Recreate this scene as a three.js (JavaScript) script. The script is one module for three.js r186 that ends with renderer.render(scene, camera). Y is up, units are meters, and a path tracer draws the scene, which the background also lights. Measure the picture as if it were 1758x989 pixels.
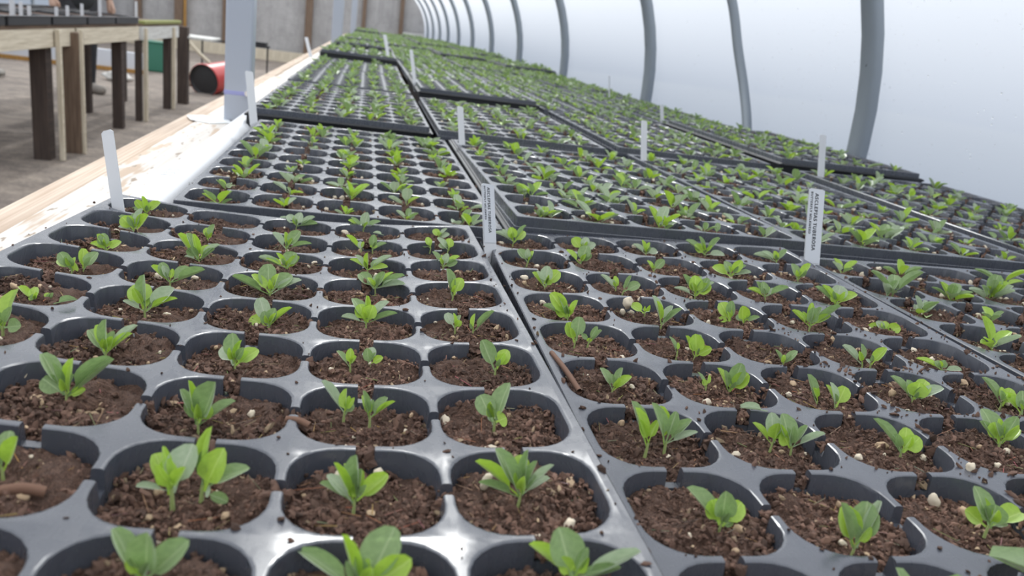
import * as THREE from 'three';
import { mergeGeometries, mergeVertices, toCreasedNormals } from 'three/addons/utils/BufferGeometryUtils.js';
import { RoundedBoxGeometry } from 'three/addons/geometries/RoundedBoxGeometry.js';
import { ImprovedNoise } from 'three/addons/math/ImprovedNoise.js';
import { MarchingCubes } from 'three/addons/objects/MarchingCubes.js';

// ---------------------------------------------------------------- camera, light, exposure
const scene = new THREE.Scene();
const P = 0.052;                      // one cell of a tray, metres
const PZ = 1.034;                     // a cell is a little longer than wide
const Y0 = 0.832;                     // height of the tray rims above the floor
const W3 = (x, h, z) => new THREE.Vector3(x * P, Y0 + h * P, z * P);   // bench units (cells) to metres
const FPX = 1352;
const camera = new THREE.PerspectiveCamera(2 * Math.atan(989 / 2 / FPX) * 180 / Math.PI, 1758 / 989, 0.02, 200);
camera.position.copy(W3(3.313, 2.794, 12.112));
camera.rotation.set(-0.303, -0.21, 0.137, 'YXZ');
camera.updateMatrixWorld(true);
camera.focus = 0.43;
camera.userData.fStop = camera.getFocalLength() / 1.7;

scene.background = new THREE.Color().setRGB(0.42, 0.49, 0.63);
scene.backgroundIntensity = 1.0;
const sun = new THREE.DirectionalLight(new THREE.Color().setRGB(1, 0.95, 0.86), 14.0);
sun.position.set(1.2, 15.5, -21.5); sun.target.position.set(0, 0.8, -3);
sun.castShadow = true; sun.shadow.radius = 5; sun.shadow.mapSize.set(4096, 4096);
Object.assign(sun.shadow.camera, { left: -9, right: 9, top: 12, bottom: -12, near: 1, far: 60 });
scene.add(sun, sun.target);

const renderer = new THREE.WebGLRenderer({ antialias: true });
renderer.toneMapping = THREE.LinearToneMapping;
renderer.toneMappingExposure = 0.77;
renderer.shadowMap.enabled = true;

// ---------------------------------------------------------------- helpers
let seed = 20240517;
const rnd = () => { seed = (seed + 0x6D2B79F5) | 0; let t = Math.imul(seed ^ (seed >>> 15), 1 | seed); t = (t + Math.imul(t ^ (t >>> 7), 61 | t)) ^ t; return ((t ^ (t >>> 14)) >>> 0) / 4294967296; };
const rr = (a, b) => a + (b - a) * rnd();
const pick = (a) => a[Math.floor(rnd() * a.length)];
const perlin = new ImprovedNoise();
const fbm = (x, y, z = 0, o = 4) => { let s = 0, a = 0.5; for (let k = 0; k < o; k++) { s += a * perlin.noise(x, y, z + k * 7.3); x *= 2.03; y *= 2.03; a *= 0.5; } return s; };
const taken = {};
const numbered = (n) => { const k = taken[n] = (taken[n] ?? -1) + 1; return k ? `${n}_${String(k).padStart(3, '0')}` : n; };
function shade(o) { o.castShadow = true; o.receiveShadow = true; return o; }
function thing(name, label, category, pos, group) {
  const o = new THREE.Group(); o.name = numbered(name); scene.add(o);
  if (pos) o.position.copy(pos);
  o.userData = { label, category }; if (group) o.userData.group = group;
  return o;
}
function part(name, geo, mat, parent) { const m = shade(new THREE.Mesh(geo, mat)); m.name = name; parent.add(m); return m; }
function solo(name, geo, mat, label, category, pos, group) {
  const m = shade(new THREE.Mesh(geo, mat)); m.name = numbered(name); scene.add(m); if (pos) m.position.copy(pos);
  m.userData = { label, category }; if (group) m.userData.group = group; return m;
}
function struct(name, geo, mat, label, category) {
  const m = shade(new THREE.Mesh(geo, mat)); m.name = name; scene.add(m); m.userData = { kind: 'structure', label, category }; return m;
}
const box = (w, h, d, x = 0, y = 0, z = 0, r = 0.003) => { const g = new RoundedBoxGeometry(w, h, d, 2, Math.min(r, w / 3, h / 3, d / 3)); g.translate(x, y, z); return g; };
const cyl = (r1, r2, h, x = 0, y = 0, z = 0, n = 20) => { const g = new THREE.CylinderGeometry(r1, r2, h, n); g.translate(x, y, z); return g; };
const tube = (pts, r, n = 8, seg = 40) => new THREE.TubeGeometry(new THREE.CatmullRomCurve3(pts), seg, r, n, false);
function dataTex(w, h, f, srgb, rx = 1, ry = 1) {
  const d = new Uint8Array(w * h * 4);
  for (let y = 0; y < h; y++) for (let x = 0; x < w; x++) {
    const c = f(x / w, y / h); const k = (y * w + x) * 4;
    for (let i = 0; i < 3; i++) d[k + i] = Math.max(0, Math.min(255, 255 * (c.length ? c[i] : c)));
    d[k + 3] = 255;
  }
  const t = new THREE.DataTexture(d, w, h); t.magFilter = THREE.LinearFilter; t.wrapS = t.wrapT = THREE.RepeatWrapping; t.repeat.set(rx, ry);
  if (srgb) t.colorSpace = THREE.SRGBColorSpace; t.needsUpdate = true; return t;
}
const mixc = (a, b, t) => a.map((v, i) => v + (b[i] - v) * t);
const clamp = (v, a = 0, b = 1) => Math.max(a, Math.min(b, v));
const sm = (a, b, v) => { const t = clamp((v - a) / (b - a)); return t * t * (3 - 2 * t); };
// periodic noise for tiling textures: noise on a torus
const tor = (u, v, f, z) => fbm(Math.cos(u * 6.2832) * f + 11, Math.sin(u * 6.2832) * f + v * 0, z + Math.cos(v * 6.2832) * f) + 0.5 * fbm(Math.sin(v * 6.2832) * f + 5, Math.cos(u * 6.2832) * f, z + 3 + Math.sin(u * 6.2832) * f);
const std = (c, rough, extra = {}) => new THREE.MeshStandardMaterial({ color: new THREE.Color().setRGB(...c), roughness: rough, ...extra });
const phys = (c, rough, extra = {}) => new THREE.MeshPhysicalMaterial({ color: new THREE.Color().setRGB(...c), roughness: rough, ...extra });
// give a geometry uv in metres from its positions (dominant axis of each face)
function boxUV(g) {
  g = g.index ? g.toNonIndexed() : g; const p = g.attributes.position, n = g.attributes.normal, uv = new Float32Array(p.count * 2);
  for (let i = 0; i < p.count; i += 3) {
    let nx = 0, ny = 0, nz = 0; for (let k = 0; k < 3; k++) { nx += Math.abs(n.getX(i + k)); ny += Math.abs(n.getY(i + k)); nz += Math.abs(n.getZ(i + k)); }
    for (let k = i; k < i + 3; k++) {
      const x = p.getX(k), y = p.getY(k), z = p.getZ(k);
      const c = ny >= nx && ny >= nz ? [z, x] : nx >= nz ? [z, y] : [y, x]; uv[2 * k] = c[0]; uv[2 * k + 1] = c[1];
    }
  }
  g.setAttribute('uv', new THREE.BufferAttribute(uv, 2)); return g;
}

// ---------------------------------------------------------------- materials
const woodTex = (light, dark, knots) => dataTex(512, 256, (u, v) => {
  const g = fbm(u * 3, v * 60, 2.2, 3), c = fbm(u * 5, v * 9, 8.8, 3);
  return mixc(light, dark, clamp(0.45 + g * 1.1 + c * 0.9 + (knots ? fbm(u * 9, v * 9, 4) : 0)));
}, true, 1 / 0.9, 1 / 0.16);
const M = {
  plastic: phys([0.055, 0.06, 0.075], 0.32, { specularIntensity: 1, ior: 1.62, roughnessMap: dataTex(512, 512, (u, v) => { const s = 0.86 + 0.4 * tor(u, v, 6, 3) + 0.25 * tor(u, v, 21, 9); return [s, s, s]; }, false, 1 / 0.21, 1 / 0.21) }),
  plasticFar: phys([0.055, 0.06, 0.075], 0.28, { ior: 1.62 }),
  flat: phys([0.012, 0.013, 0.016], 0.4, {}),
  soil: std([1, 1, 1], 0.97, { map: dataTex(512, 512, (u, v) => { const a = tor(u, v, 12, 1), b = tor(u, v, 40, 5), c = tor(u, v, 4, 8); return mixc([0.29, 0.205, 0.165], [0.48, 0.37, 0.31], clamp(0.45 + a * 0.9 + b * 1.3 + c * 0.5)); }, true, 1 / 0.05, 1 / 0.05), bumpMap: dataTex(512, 512, (u, v) => 0.5 + tor(u, v, 24, 2) * 0.5 + tor(u, v, 60, 7) * 0.5, false, 1 / 0.05, 1 / 0.05), bumpScale: 0.0026 }),
  crumb: std([1, 1, 1], 0.97),
  perlite: std([0.6, 0.52, 0.4], 0.85), perliteTan: std([0.42, 0.3, 0.19], 0.85),
  bark: std([0.16, 0.085, 0.055], 0.85),
  fibre: std([0.3, 0.19, 0.11], 0.85),
  whiteTag: phys([0.64, 0.65, 0.67], 0.45, { transmission: 0.12, thickness: 0 }),
  pvc: phys([0.8, 0.81, 0.83], 0.3, {}),
  post: phys([0.4, 0.43, 0.49], 0.38, { metalness: 0.25 }),
  hoop: phys([0.27, 0.3, 0.33], 0.5, { metalness: 0.4 }),
  film: new THREE.MeshPhysicalMaterial({ color: new THREE.Color().setRGB(0.85, 0.9, 0.97), roughness: 0.92, transmission: 0.92, thickness: 0, ior: 1.3, specularIntensity: 0.3, side: THREE.DoubleSide }),
  drop: phys([1, 1, 1], 0.02, { transmission: 1, thickness: 0.002, ior: 1.33 }),
  woodPale: std([1, 1, 1], 0.8, { map: woodTex([0.87, 0.83, 0.75], [0.72, 0.67, 0.58]) }),
  woodBrown: std([1, 1, 1], 0.85, { map: woodTex([0.52, 0.44, 0.37], [0.38, 0.31, 0.26]) }),
  woodDark: std([1, 1, 1], 0.85, { map: woodTex([0.33, 0.28, 0.25], [0.22, 0.185, 0.17]) }),
  woodYellow: std([1, 1, 1], 0.8, { map: woodTex([0.72, 0.55, 0.3], [0.55, 0.4, 0.2]) }),
  woodWhite: std([1, 1, 1], 0.7, { map: woodTex([0.86, 0.86, 0.84], [0.7, 0.69, 0.67]) }),
  stem: phys([0.34, 0.42, 0.14], 0.9, { transmission: 0.25, thickness: 0 }),
};
// ---------------------------------------------------------------- the tunnel: floor, film, hoops, end wall
const ZN = 3.2, ZF = -15.6, XR = 22.6 * P, XMID = -1.8;
const groundTex = dataTex(1024, 1024, (u, v) => { const a = tor(u, v, 5, 1), b = tor(u, v, 26, 4), c = tor(u, v, 1.6, 9); return mixc([0.42, 0.385, 0.36], [0.62, 0.57, 0.52], clamp(0.45 + a * 0.7 + b * 0.8 + c * 0.6)); }, true, 1 / 2.2, 1 / 2.2);
{
  const g = new THREE.BoxGeometry(6.4, 0.1, ZN - ZF + 0.6); g.translate(XMID, -0.05, (ZN + ZF) / 2);
  struct('floor', boxUV(g), std([1, 1, 1], 0.92, { map: groundTex, bumpMap: groundTex, bumpScale: 0.004 }), 'dusty grey brown packed floor of the tunnel', 'floor');
  const o = new THREE.BoxGeometry(60, 0.1, 70); o.translate(0, -0.16, -6);
  struct('ground_outside', o, std([0.12, 0.14, 0.165], 0.95), 'pale open ground outside the plastic tunnel', 'ground');
}
// arch profile, right foot to left foot
function archPoints(off, step = 0.06) {
  const R1 = 0.84, a1 = 1.08, pts = [], h0 = Y0 + 0.02;
  const R2 = (XR - R1 + R1 * Math.cos(a1) - XMID) / Math.cos(a1), cy2 = h0 + R1 * Math.sin(a1) - R2 * Math.sin(a1);
  for (let y = -0.02; y < h0; y += step * 2) pts.push([XR + off, y]);
  const n1 = 14; for (let k = 0; k <= n1; k++) { const a = a1 * k / n1; pts.push([XR - R1 + (R1 + off) * Math.cos(a), h0 + (R1 + off) * Math.sin(a)]); }
  const n2 = 20; for (let k = 1; k <= n2; k++) { const a = a1 + (Math.PI / 2 - a1) * k / n2; pts.push([XMID + (R2 + off) * Math.cos(a), cy2 + (R2 + off) * Math.sin(a)]); }
  const m = pts.slice(0, -1).reverse().map(([x, y]) => [2 * XMID - x, y]);
  return pts.concat(m);
}
{
  const pr = archPoints(0.024), nz = 24, v = [], idx = [];
  for (let j = 0; j <= nz; j++) for (const [x, y] of pr) v.push(x, y, ZN + (ZF - ZN) * j / nz);
  for (let j = 0; j < nz; j++) for (let i = 0; i + 1 < pr.length; i++) { const a = j * pr.length + i, b = a + pr.length; idx.push(a, a + 1, b, a + 1, b + 1, b); }
  const g = new THREE.BufferGeometry(); g.setAttribute('position', new THREE.Float32BufferAttribute(v, 3)); g.setIndex(idx); g.computeVertexNormals();
  struct('wall_film', g, M.film, 'milky translucent plastic film stretched over the hoops', 'plastic film');
  const s = new THREE.Shape(pr.map(([x, y]) => new THREE.Vector2(x, y)));
  const e = new THREE.ShapeGeometry(s); e.translate(0, 0, ZN);
  struct('wall_near', e, M.film, 'milky plastic film closing the near end of the tunnel', 'plastic film');
  const far = new THREE.ExtrudeGeometry(s, { depth: 0.05, bevelEnabled: false }); far.translate(0, 0, ZF - 0.06);
  const wf = struct('wall_far', far, std([1, 1, 1], 0.8, { map: dataTex(256, 256, (u, v) => mixc([0.6, 0.59, 0.585], [0.7, 0.69, 0.685], clamp(0.5 + tor(u, v, 2, 3) + 0.6 * tor(u, v, 9, 3))), true, 0.4, 0.4) }), 'flat grey end wall with wooden studs', 'wall');
  const zs = ZF + 0.04;
  for (const [x, w, m] of [[-19.0, 2.6, M.woodBrown], [0.6, 1.4, M.woodBrown], [14.2, 1.5, M.woodBrown], [-48, 1.7, M.woodBrown], [-63.5, 3.0, M.woodBrown], [-77, 2.2, M.woodBrown]])
    part('stud', boxUV(box(w * P, 2.0, 0.085, x * P, 1.0, zs)), m, wf);
  part('stud', boxUV(box(0.8 * P, 2.0, 0.06, -61.4 * P, 1.0, zs + 0.03)), M.woodYellow, wf);
  part('sill_board', boxUV(box(5.2, 0.2, 0.05, XMID, 0.1, zs + 0.07)), M.woodPale, wf);
  part('vent_board', boxUV(box(0.42, 0.11, 0.03, 1.0, 0.79, zs + 0.03)), M.woodWhite, wf);
}
{ // hoops: every 1.33 m, feet on the floor; the one beside the near trays is the widest in view
  const pts = archPoints(-0.004).map(([x, y]) => new THREE.Vector3(x, y, 0)), curve = new THREE.CatmullRomCurve3(pts);
  const g = new THREE.TubeGeometry(curve, 120, 0.021, 14, false);
  const clip = new THREE.TorusGeometry(0.025, 0.005, 6, 16); 
  const names = ['beside the near cell trays, with a small bolt', 'the second along the bench', 'the third along the bench', 'the fourth along the bench', 'the fifth along the bench', 'the sixth along the bench', 'the seventh along the bench', 'the eighth along the bench', 'the ninth along the bench', 'the tenth along the bench'];
  for (let k = -2; k < 12; k++) {
    const z = (-16.5 - 25.6 * k) * P; if (z < ZF + 0.1 || z > ZN - 0.1) continue;
    const t = thing('hoop', k < 0 ? `grey steel tunnel hoop, ${k < -1 ? 'second' : 'first'} before the one beside the near trays` : `grey steel tunnel hoop ${names[k] ?? 'close to the grey end wall'}`, 'hoop', new THREE.Vector3(0, 0, z), 'steel hoops of the tunnel');
    part('hoop_pipe', g, M.hoop, t);
    if (k < 4) { const b = cyl(0.006, 0.006, 0.016, 0, 0, 0, 8); b.rotateZ(1.57); b.translate(XR - 0.032, Y0 + 0.19, 0.006); part('bolt', b, M.flat, t); }
  }
  const br = tube([W3(22.3, -1, -25.2), W3(22.25, 0.45, -25.8), W3(22.05, 2, -26.5), W3(21.6, 3.8, -27.1), W3(20.95, 6.1, -27.6), W3(19.5, 9, -28.3)], 0.0125, 10);
  solo('wind_brace', br, M.hoop, 'thin slanting grey brace pipe between the first two hoops beside the bench', 'pipe');
}
{ // condensation on the film beside the near trays
  const g = new THREE.SphereGeometry(1, 8, 6), n = 900, im = new THREE.InstancedMesh(g, M.drop, n), m = new THREE.Matrix4();
  const pr = archPoints(0.021).filter(([x, y]) => x > 0.7 && y > Y0 - 0.05 && y < Y0 + 0.55);
  for (let i = 0; i < n; i++) {
    const f = rnd() * (pr.length - 1.001), k = Math.floor(f), t = f - k, x = pr[k][0] + (pr[k + 1][0] - pr[k][0]) * t, y = pr[k][1] + (pr[k + 1][1] - pr[k][1]) * t;
    const r = 0.0006 + 0.0014 * rnd() ** 3; m.makeScale(r * 0.6, r, r); m.setPosition(x, y, rr(-1.3, 0.1) - (rnd() < 0.3 ? rnd() : 0)); im.setMatrixAt(i, m);
  }
  im.name = 'condensation_droplets'; im.userData = { kind: 'stuff', label: 'clear water droplets beaded on the plastic film', category: 'water drops' }; scene.add(shade(im));
}

// ---------------------------------------------------------------- the bench under the trays
const BT = -1.16;                                                   // bench surface, in cells below the rims
{
  const t = thing('potting_bench', 'long wooden bench carrying all the black cell trays', 'bench', new THREE.Vector3());
  const yb = Y0 + BT * P;
  for (let k = 0; k < 5; k++) part('slat', boxUV(box(0.14, 0.02, 11.4, (0.06 + k * 0.245), yb - 0.01, -4.75)), M.woodBrown, t);
  for (let k = 0; k < 9; k++) part('joist', boxUV(box(1.24, 0.07, 0.04, 0.5, yb - 0.055, 0.75 - k * 1.35)), M.woodBrown, t);
  for (let k = 0; k < 5; k++) for (const x of [-0.05, 1.07]) part('leg', boxUV(box(0.085, yb - 0.09, 0.085, x, (yb - 0.09) / 2, 0.75 - k * 2.7 + 0.07)), M.woodDark, t);
  part('fascia', boxUV(box(0.032, 0.09, 11.4, -2.52 * P, yb - 0.046, -4.75)), std([1, 1, 1], 0.85, { map: woodTex([0.83, 0.76, 0.69], [0.7, 0.61, 0.53]) }), t);
  const white = dataTex(1024, 256, (u, v) => {
    const g = fbm(u * 4, v * 40, 3.1, 3), w = fbm(u * 7, v * 6, 1.3, 4), d = fbm(u * 30, v * 20, 6.1, 3);
    let c = mixc([0.9, 0.875, 0.845], [0.82, 0.79, 0.75], clamp(0.5 + g)); c = mixc(c, [0.77, 0.68, 0.59], sm(0.08, 0.26, w + 0.25 * g)); c = mixc(c, [0.62, 0.55, 0.48], sm(0.24, 0.36, d)); return c;
  }, true, 1 / 0.8, 1 / 0.16);
  const wm = std([1, 1, 1], 0.62, { map: white, bumpMap: white, bumpScale: 0.0007 });
  for (const [z0, z1, dx] of [[0.95, -2.0, 0], [-2.012, -4.9, 0.006], [-4.912, -10.4, 0.0]]) part('side_plank', boxUV(box(0.15, 0.03, z0 - z1, -2.2 * P + 0.075 + dx, yb - 0.014, (z0 + z1) / 2, 0.004)), wm, t);
}
{ // pipe, post and paper on the plank
  const yb = Y0 + BT * P, z0 = -0.9 * P, z1 = -14.9 * P;
  const t = thing('pvc_pipe', 'white plastic pipe lying along the plank beside the trays', 'pipe', new THREE.Vector3(-0.14 * P, yb + 0.0205, 0));
  const g = new THREE.CylinderGeometry(0.02, 0.02, z0 - z1, 28); g.rotateX(Math.PI / 2); g.translate(0, 0, (z0 + z1) / 2); part('pipe_body', g, M.pvc, t);
  const cap = new THREE.SphereGeometry(0.02, 20, 10); cap.scale(1, 1, 0.5); cap.translate(0, 0, z1); part('end_cap', cap, M.pvc, t);
  const c = document.createElement('canvas'); c.width = 256; c.height = 48; const x = c.getContext('2d'); x.clearRect(0, 0, 256, 48);
  x.fillStyle = '#d3d5d9'; x.fillRect(0, 0, 256, 48); x.fillStyle = '#7b8088'; for (let k = 0; k < 9; k++) { x.fillRect(16 + k * 25, 8 + (k % 2) * 3, 15, 4); x.fillRect(16 + k * 25, 20, 4, 12); x.fillRect(24 + k * 25, 26, 8, 4); }
  const ct = new THREE.CanvasTexture(c); ct.colorSpace = THREE.SRGBColorSpace;
  const pg = new THREE.CylinderGeometry(0.0202, 0.0202, 0.05, 12, 1, true, 2.9, 0.6); pg.rotateX(Math.PI / 2); pg.translate(0, 0, -3.6 * P); part('print', pg, phys([1, 1, 1], 0.3, { map: ct }), t);
  const p = thing('support_post', 'pale grey square post standing on the plank between the tray corners', 'post', W3(-0.98, BT, -17.1));
  part('post_tube', box(0.046, 1.08, 0.046, 0, 0.54, 0, 0.005), M.post, p);
  part('tape_band', box(0.0468, 0.012, 0.0468, 0, 0.052, 0, 0.005), phys([0.3, 0.31, 0.55], 0.4), p);
  const bolt = cyl(0.005, 0.005, 0.012, 0, 0, 0, 12); bolt.rotateX(1.57); bolt.translate(0.018, 0.054, 0.026); part('bolt', bolt, phys([0.8, 0.8, 0.8], 0.2, { metalness: 1 }), p);
  for (const [zz, l] of [[-99, 'pale grey square post halfway along the bench edge'], [-198, 'pale grey square post at the far end of the bench edge']]) { const q = thing('support_post', l, 'post', W3(-0.98, BT, zz)); part('post_tube', box(0.07, 1.08, 0.07, 0, 0.54, 0, 0.005), M.post, q); }
  const s = new THREE.Shape([[-0.034, -0.004], [-0.012, -0.02], [0.03, -0.014], [0.036, 0.004], [0.006, 0.02], [-0.026, 0.016]].map(([a, b]) => new THREE.Vector2(a, b)));
  const pa = new THREE.ExtrudeGeometry(s, { depth: 0.0015, bevelEnabled: false }); pa.rotateX(-Math.PI / 2); pa.scale(1, 1, 2.3); pa.rotateY(0.5);
  solo('paper_scrap', pa, phys([0.86, 0.88, 0.88], 0.6), 'torn white scrap lying on the plank in front of the post', 'paper', W3(-1.85, BT + 0.03, -16.4));
}
// ---------------------------------------------------------------- cell trays
const HA = 0.462, HR = 0.3, RIM = 0.065, SOIL = -0.17;
function tileSamples(detail) {          // one quarter turn: [t along the side, or corner angle]
  const s = [];
  const st = detail ? [-0.162, -0.1, -0.063, -0.055, 0, 0.055, 0.063, 0.1, 0.162] : [-0.162, -0.06, 0.06, 0.162];
  const nc = detail ? 6 : 2;
  for (let q = 0; q < 4; q++) {
    for (const t of st) s.push({ q, t });
    for (let k = 1; k < nc; k++) s.push({ q, c: k / nc });
  }
  return s;
}
function samplePos(o, off) {            // point on the hole outline grown by off; off = null: on the square tile edge
  let x, z;
  if (o.t !== undefined) { x = o.t; z = off === null ? 0.5 : HA + off; }
  else {
    const b = HA - HR;
    if (off === null) { const k = o.c * 2; if (k <= 1) { x = b + (0.5 - b) * k; z = 0.5; } else { x = 0.5; z = 0.5 - (0.5 - b) * (k - 1); } }
    else { const a = o.c * Math.PI / 2; x = b + (HR + off) * Math.sin(a); z = b + (HR + off) * Math.cos(a); }
  }
  for (let k = 0; k < o.q; k++) [x, z] = [z, -x];
  return [x, z];
}
function traySheet(warp, detail) {      // the moulded sheet: 5 x 10 cells, joined by notched webs
  const v = [], idx = [], S = tileSamples(detail), n = S.length;
  const rings = detail ? [[null, 0], [0.024, 0], [0.014, -0.002], [0.006, -0.008], [0.0015, -0.018], [0, -0.034], [-0.02, -0.3], [-0.075, -0.93]] : [[null, 0], [0.012, -0.002], [0, -0.03], [-0.02, -0.4]];
  const put = (u, w, y) => { v.push(u * P, (y + warp(u, w)) * P, w * PZ * P); return v.length / 3 - 1; };
  for (let r = 0; r < 10; r++) for (let c = 0; c < 5; c++) {
    const open = [r < 9, c < 4, r > 0, c > 0];                       // sides with a notch: front, right, back, left
    const base = v.length / 3;
    for (const [off, y] of rings) for (const s of S) {
      const [x, z] = samplePos(s, off); let yy = y;
      const side = [0, 1, 2, 3][s.q];
      if (s.t !== undefined && Math.abs(s.t) <= (detail ? 0.0551 : 0.0601) && open[side] && detail) yy = Math.min(y, -0.135);
      put(c + 0.5 + x, r + 0.5 + z, yy);
    }
    for (let k = 0; k + 1 < rings.length; k++) for (let i = 0; i < n; i++) { const a = base + k * n + i, b = base + k * n + (i + 1) % n; idx.push(a, a + n, b, b, a + n, b + n); }
  }
  const g = new THREE.BufferGeometry(); g.setAttribute('position', new THREE.Float32BufferAttribute(v, 3)); g.setIndex(idx);
  return g;
}
function trayRim(warp, detail) {        // flat border, rolled lip and skirt
  const v = [], idx = [], prof = [[0, 0], [RIM * 0.75, 0.002], [RIM * 0.93, -0.008], [RIM, -0.035], [RIM + 0.006, -0.16], [RIM + 0.018, -0.17], [RIM + 0.022, -0.27]], pts = [];
  const lx = 5, lz = 10, nc = detail ? 5 : 2, nsx = detail ? 10 : 1, nsz = detail ? 10 : 1;
  const edge = (x0, z0, x1, z1, n, nx, nz) => { for (let k = 0; k < n; k++) pts.push([x0 + (x1 - x0) * k / n, z0 + (z1 - z0) * k / n, nx, nz]); };
  const corner = (x, z, a0) => { for (let k = 0; k < nc; k++) { const a = a0 + Math.PI / 2 * k / nc; pts.push([x, z, Math.cos(a), Math.sin(a)]); } };
  edge(0, 0, lx, 0, nsx, 0, -1); corner(lx, 0, -Math.PI / 2); edge(lx, 0, lx, lz, nsz, 1, 0); corner(lx, lz, 0); edge(lx, lz, 0, lz, nsx, 0, 1); corner(0, lz, Math.PI / 2); edge(0, lz, 0, 0, nsz, -1, 0); corner(0, 0, Math.PI);
  const n = pts.length;
  for (const [o, y] of prof) for (const [x, z, nx, nz] of pts) { const u = x + nx * o, w = z + nz * o / PZ; v.push(u * P, (y + warp(clamp(u, -0.2, 5.2), clamp(w, -0.2, 10.2))) * P, w * PZ * P); }
  for (let k = 0; k + 1 < prof.length; k++) for (let i = 0; i < n; i++) { const a = k * n + i, b = k * n + (i + 1) % n; idx.push(a, b, a + n, b, b + n, a + n); }
  const g = new THREE.BufferGeometry(); g.setAttribute('position', new THREE.Float32BufferAttribute(v, 3)); g.setIndex(idx);
  return g;
}
const finish = (g, a = 0.47) => { g = toCreasedNormals(g, a); const p = g.attributes.position, uv = new Float32Array(p.count * 2); for (let i = 0; i < p.count; i++) { uv[2 * i] = p.getX(i); uv[2 * i + 1] = p.getZ(i) + p.getY(i); } g.setAttribute('uv', new THREE.BufferAttribute(uv, 2)); return g; };
const flat0 = () => 0;
const sheetNear = finish(mergeVertices(traySheet(flat0, true), 1e-6)), sheetFar = finish(traySheet(flat0, false)), rimNear = finish(trayRim(flat0, true)), rimFar = finish(trayRim(flat0, false));
// deep carrier some trays stand in
const carrierGeo = (() => { const gs = [], w = 5.1, l = 10.1 * PZ; const y = -0.62;
  const add = (a, b, c, x, yy, z) => gs.push(box(a * P, b * P, c * P, x * P, yy * P, z * P, 0.002));
  for (const s of [-1, 1]) { add(0.1, 0.95, l + 0.3, 2.5 + s * (w / 2 + 0.02), y, 5 * PZ); add(w + 0.14, 0.95, 0.1, 2.5, y, 5 * PZ + s * (l / 2 + 0.05)); add(0.14, 0.06, l + 0.3, 2.5 + s * (w / 2 + 0.06), y + 0.42, 5 * PZ); add(w + 0.26, 0.06, 0.14, 2.5, y + 0.42, 5 * PZ + s * (l / 2 + 0.08)); }
  return mergeGeometries(gs.map((g) => g.index ? g.toNonIndexed() : g)); })();
// soil: a crumbly pad filling the cell, six near kinds and three far kinds
function soilGeo(k, rings, segs, amp) {
  const v = [0, 0, 0], idx = [];
  const hgt = (x, z, e) => amp * (1.5 * fbm(x * 3.1 + k * 9, z * 3.1, k) + 0.75 * fbm(x * 11 + k, z * 11, k + 3, 3) + 0.5 * Math.abs(fbm(x * 24, z * 24 + k, 5, 2))) - 0.05 * sm(0.75, 1, e) + 0.02;
  v[1] = hgt(0, 0, 0);
  for (let r = 1; r <= rings; r++) for (let s = 0; s < segs; s++) {
    const a = s / segs * Math.PI * 2, ca = Math.cos(a), sa = Math.sin(a), e = r / rings;
    const q = Math.pow(Math.pow(Math.abs(ca), 3.6) + Math.pow(Math.abs(sa), 3.6), -1 / 3.6) * (HA - 0.004) * e;
    v.push(q * ca, hgt(q * ca, q * sa, e), q * sa);
  }
  for (let s = 0; s < segs; s++) idx.push(0, 1 + (s + 1) % segs, 1 + s);
  for (let r = 0; r + 1 < rings; r++) for (let s = 0; s < segs; s++) { const a = 1 + r * segs + s, b = 1 + r * segs + (s + 1) % segs; idx.push(a, b, a + segs, b, b + segs, a + segs); }
  const g = new THREE.BufferGeometry(); g.setAttribute('position', new THREE.Float32BufferAttribute(v.map((x) => x * P), 3)); g.setIndex(idx); g.computeVertexNormals();
  const p = g.attributes.position, uv = new Float32Array(p.count * 2); for (let i = 0; i < p.count; i++) { uv[2 * i] = p.getX(i) + k * 0.013; uv[2 * i + 1] = p.getZ(i) + k * 0.007; } g.setAttribute('uv', new THREE.BufferAttribute(uv, 2));
  return g;
}
const soilNear = [0, 1, 2, 3, 4, 5, 6, 7].map((k) => soilGeo(k, 15, 44, 0.11)), soilMid = [0, 1, 2, 3].map((k) => soilGeo(k + 20, 6, 24, 0.1)), soilFar = soilGeo(40, 2, 12, 0.06);
const soilFarAll = (() => { const gs = []; for (let r = 0; r < 10; r++) for (let c = 0; c < 5; c++) { const g = soilFar.clone(); g.translate((c + 0.5) * P, SOIL * P, (r + 0.5) * PZ * P); gs.push(g); } return mergeGeometries(gs); })();
// crumbs, perlite, fibres
const lump = (k, d, am = 0.75) => { const g = mergeVertices(new THREE.IcosahedronGeometry(1, d).deleteAttribute('uv').deleteAttribute('normal')); const p = g.attributes.position; for (let i = 0; i < p.count; i++) { const x = p.getX(i), y = p.getY(i), z = p.getZ(i), f = 1 + am * perlin.noise(x * 1.4 + k * 5, y * 1.4, z * 1.4 + k); p.setXYZ(i, x * f, y * f, z * f); } g.computeVertexNormals(); return g; };
const crumbGeo = (() => { const g = lump(3, 0, 1.1).toNonIndexed(); g.computeVertexNormals(); return g; })(), perliteGeo = [1, 2, 5, 7, 9].map((k) => lump(k, 2, 0.45));
const trays = [];
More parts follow.
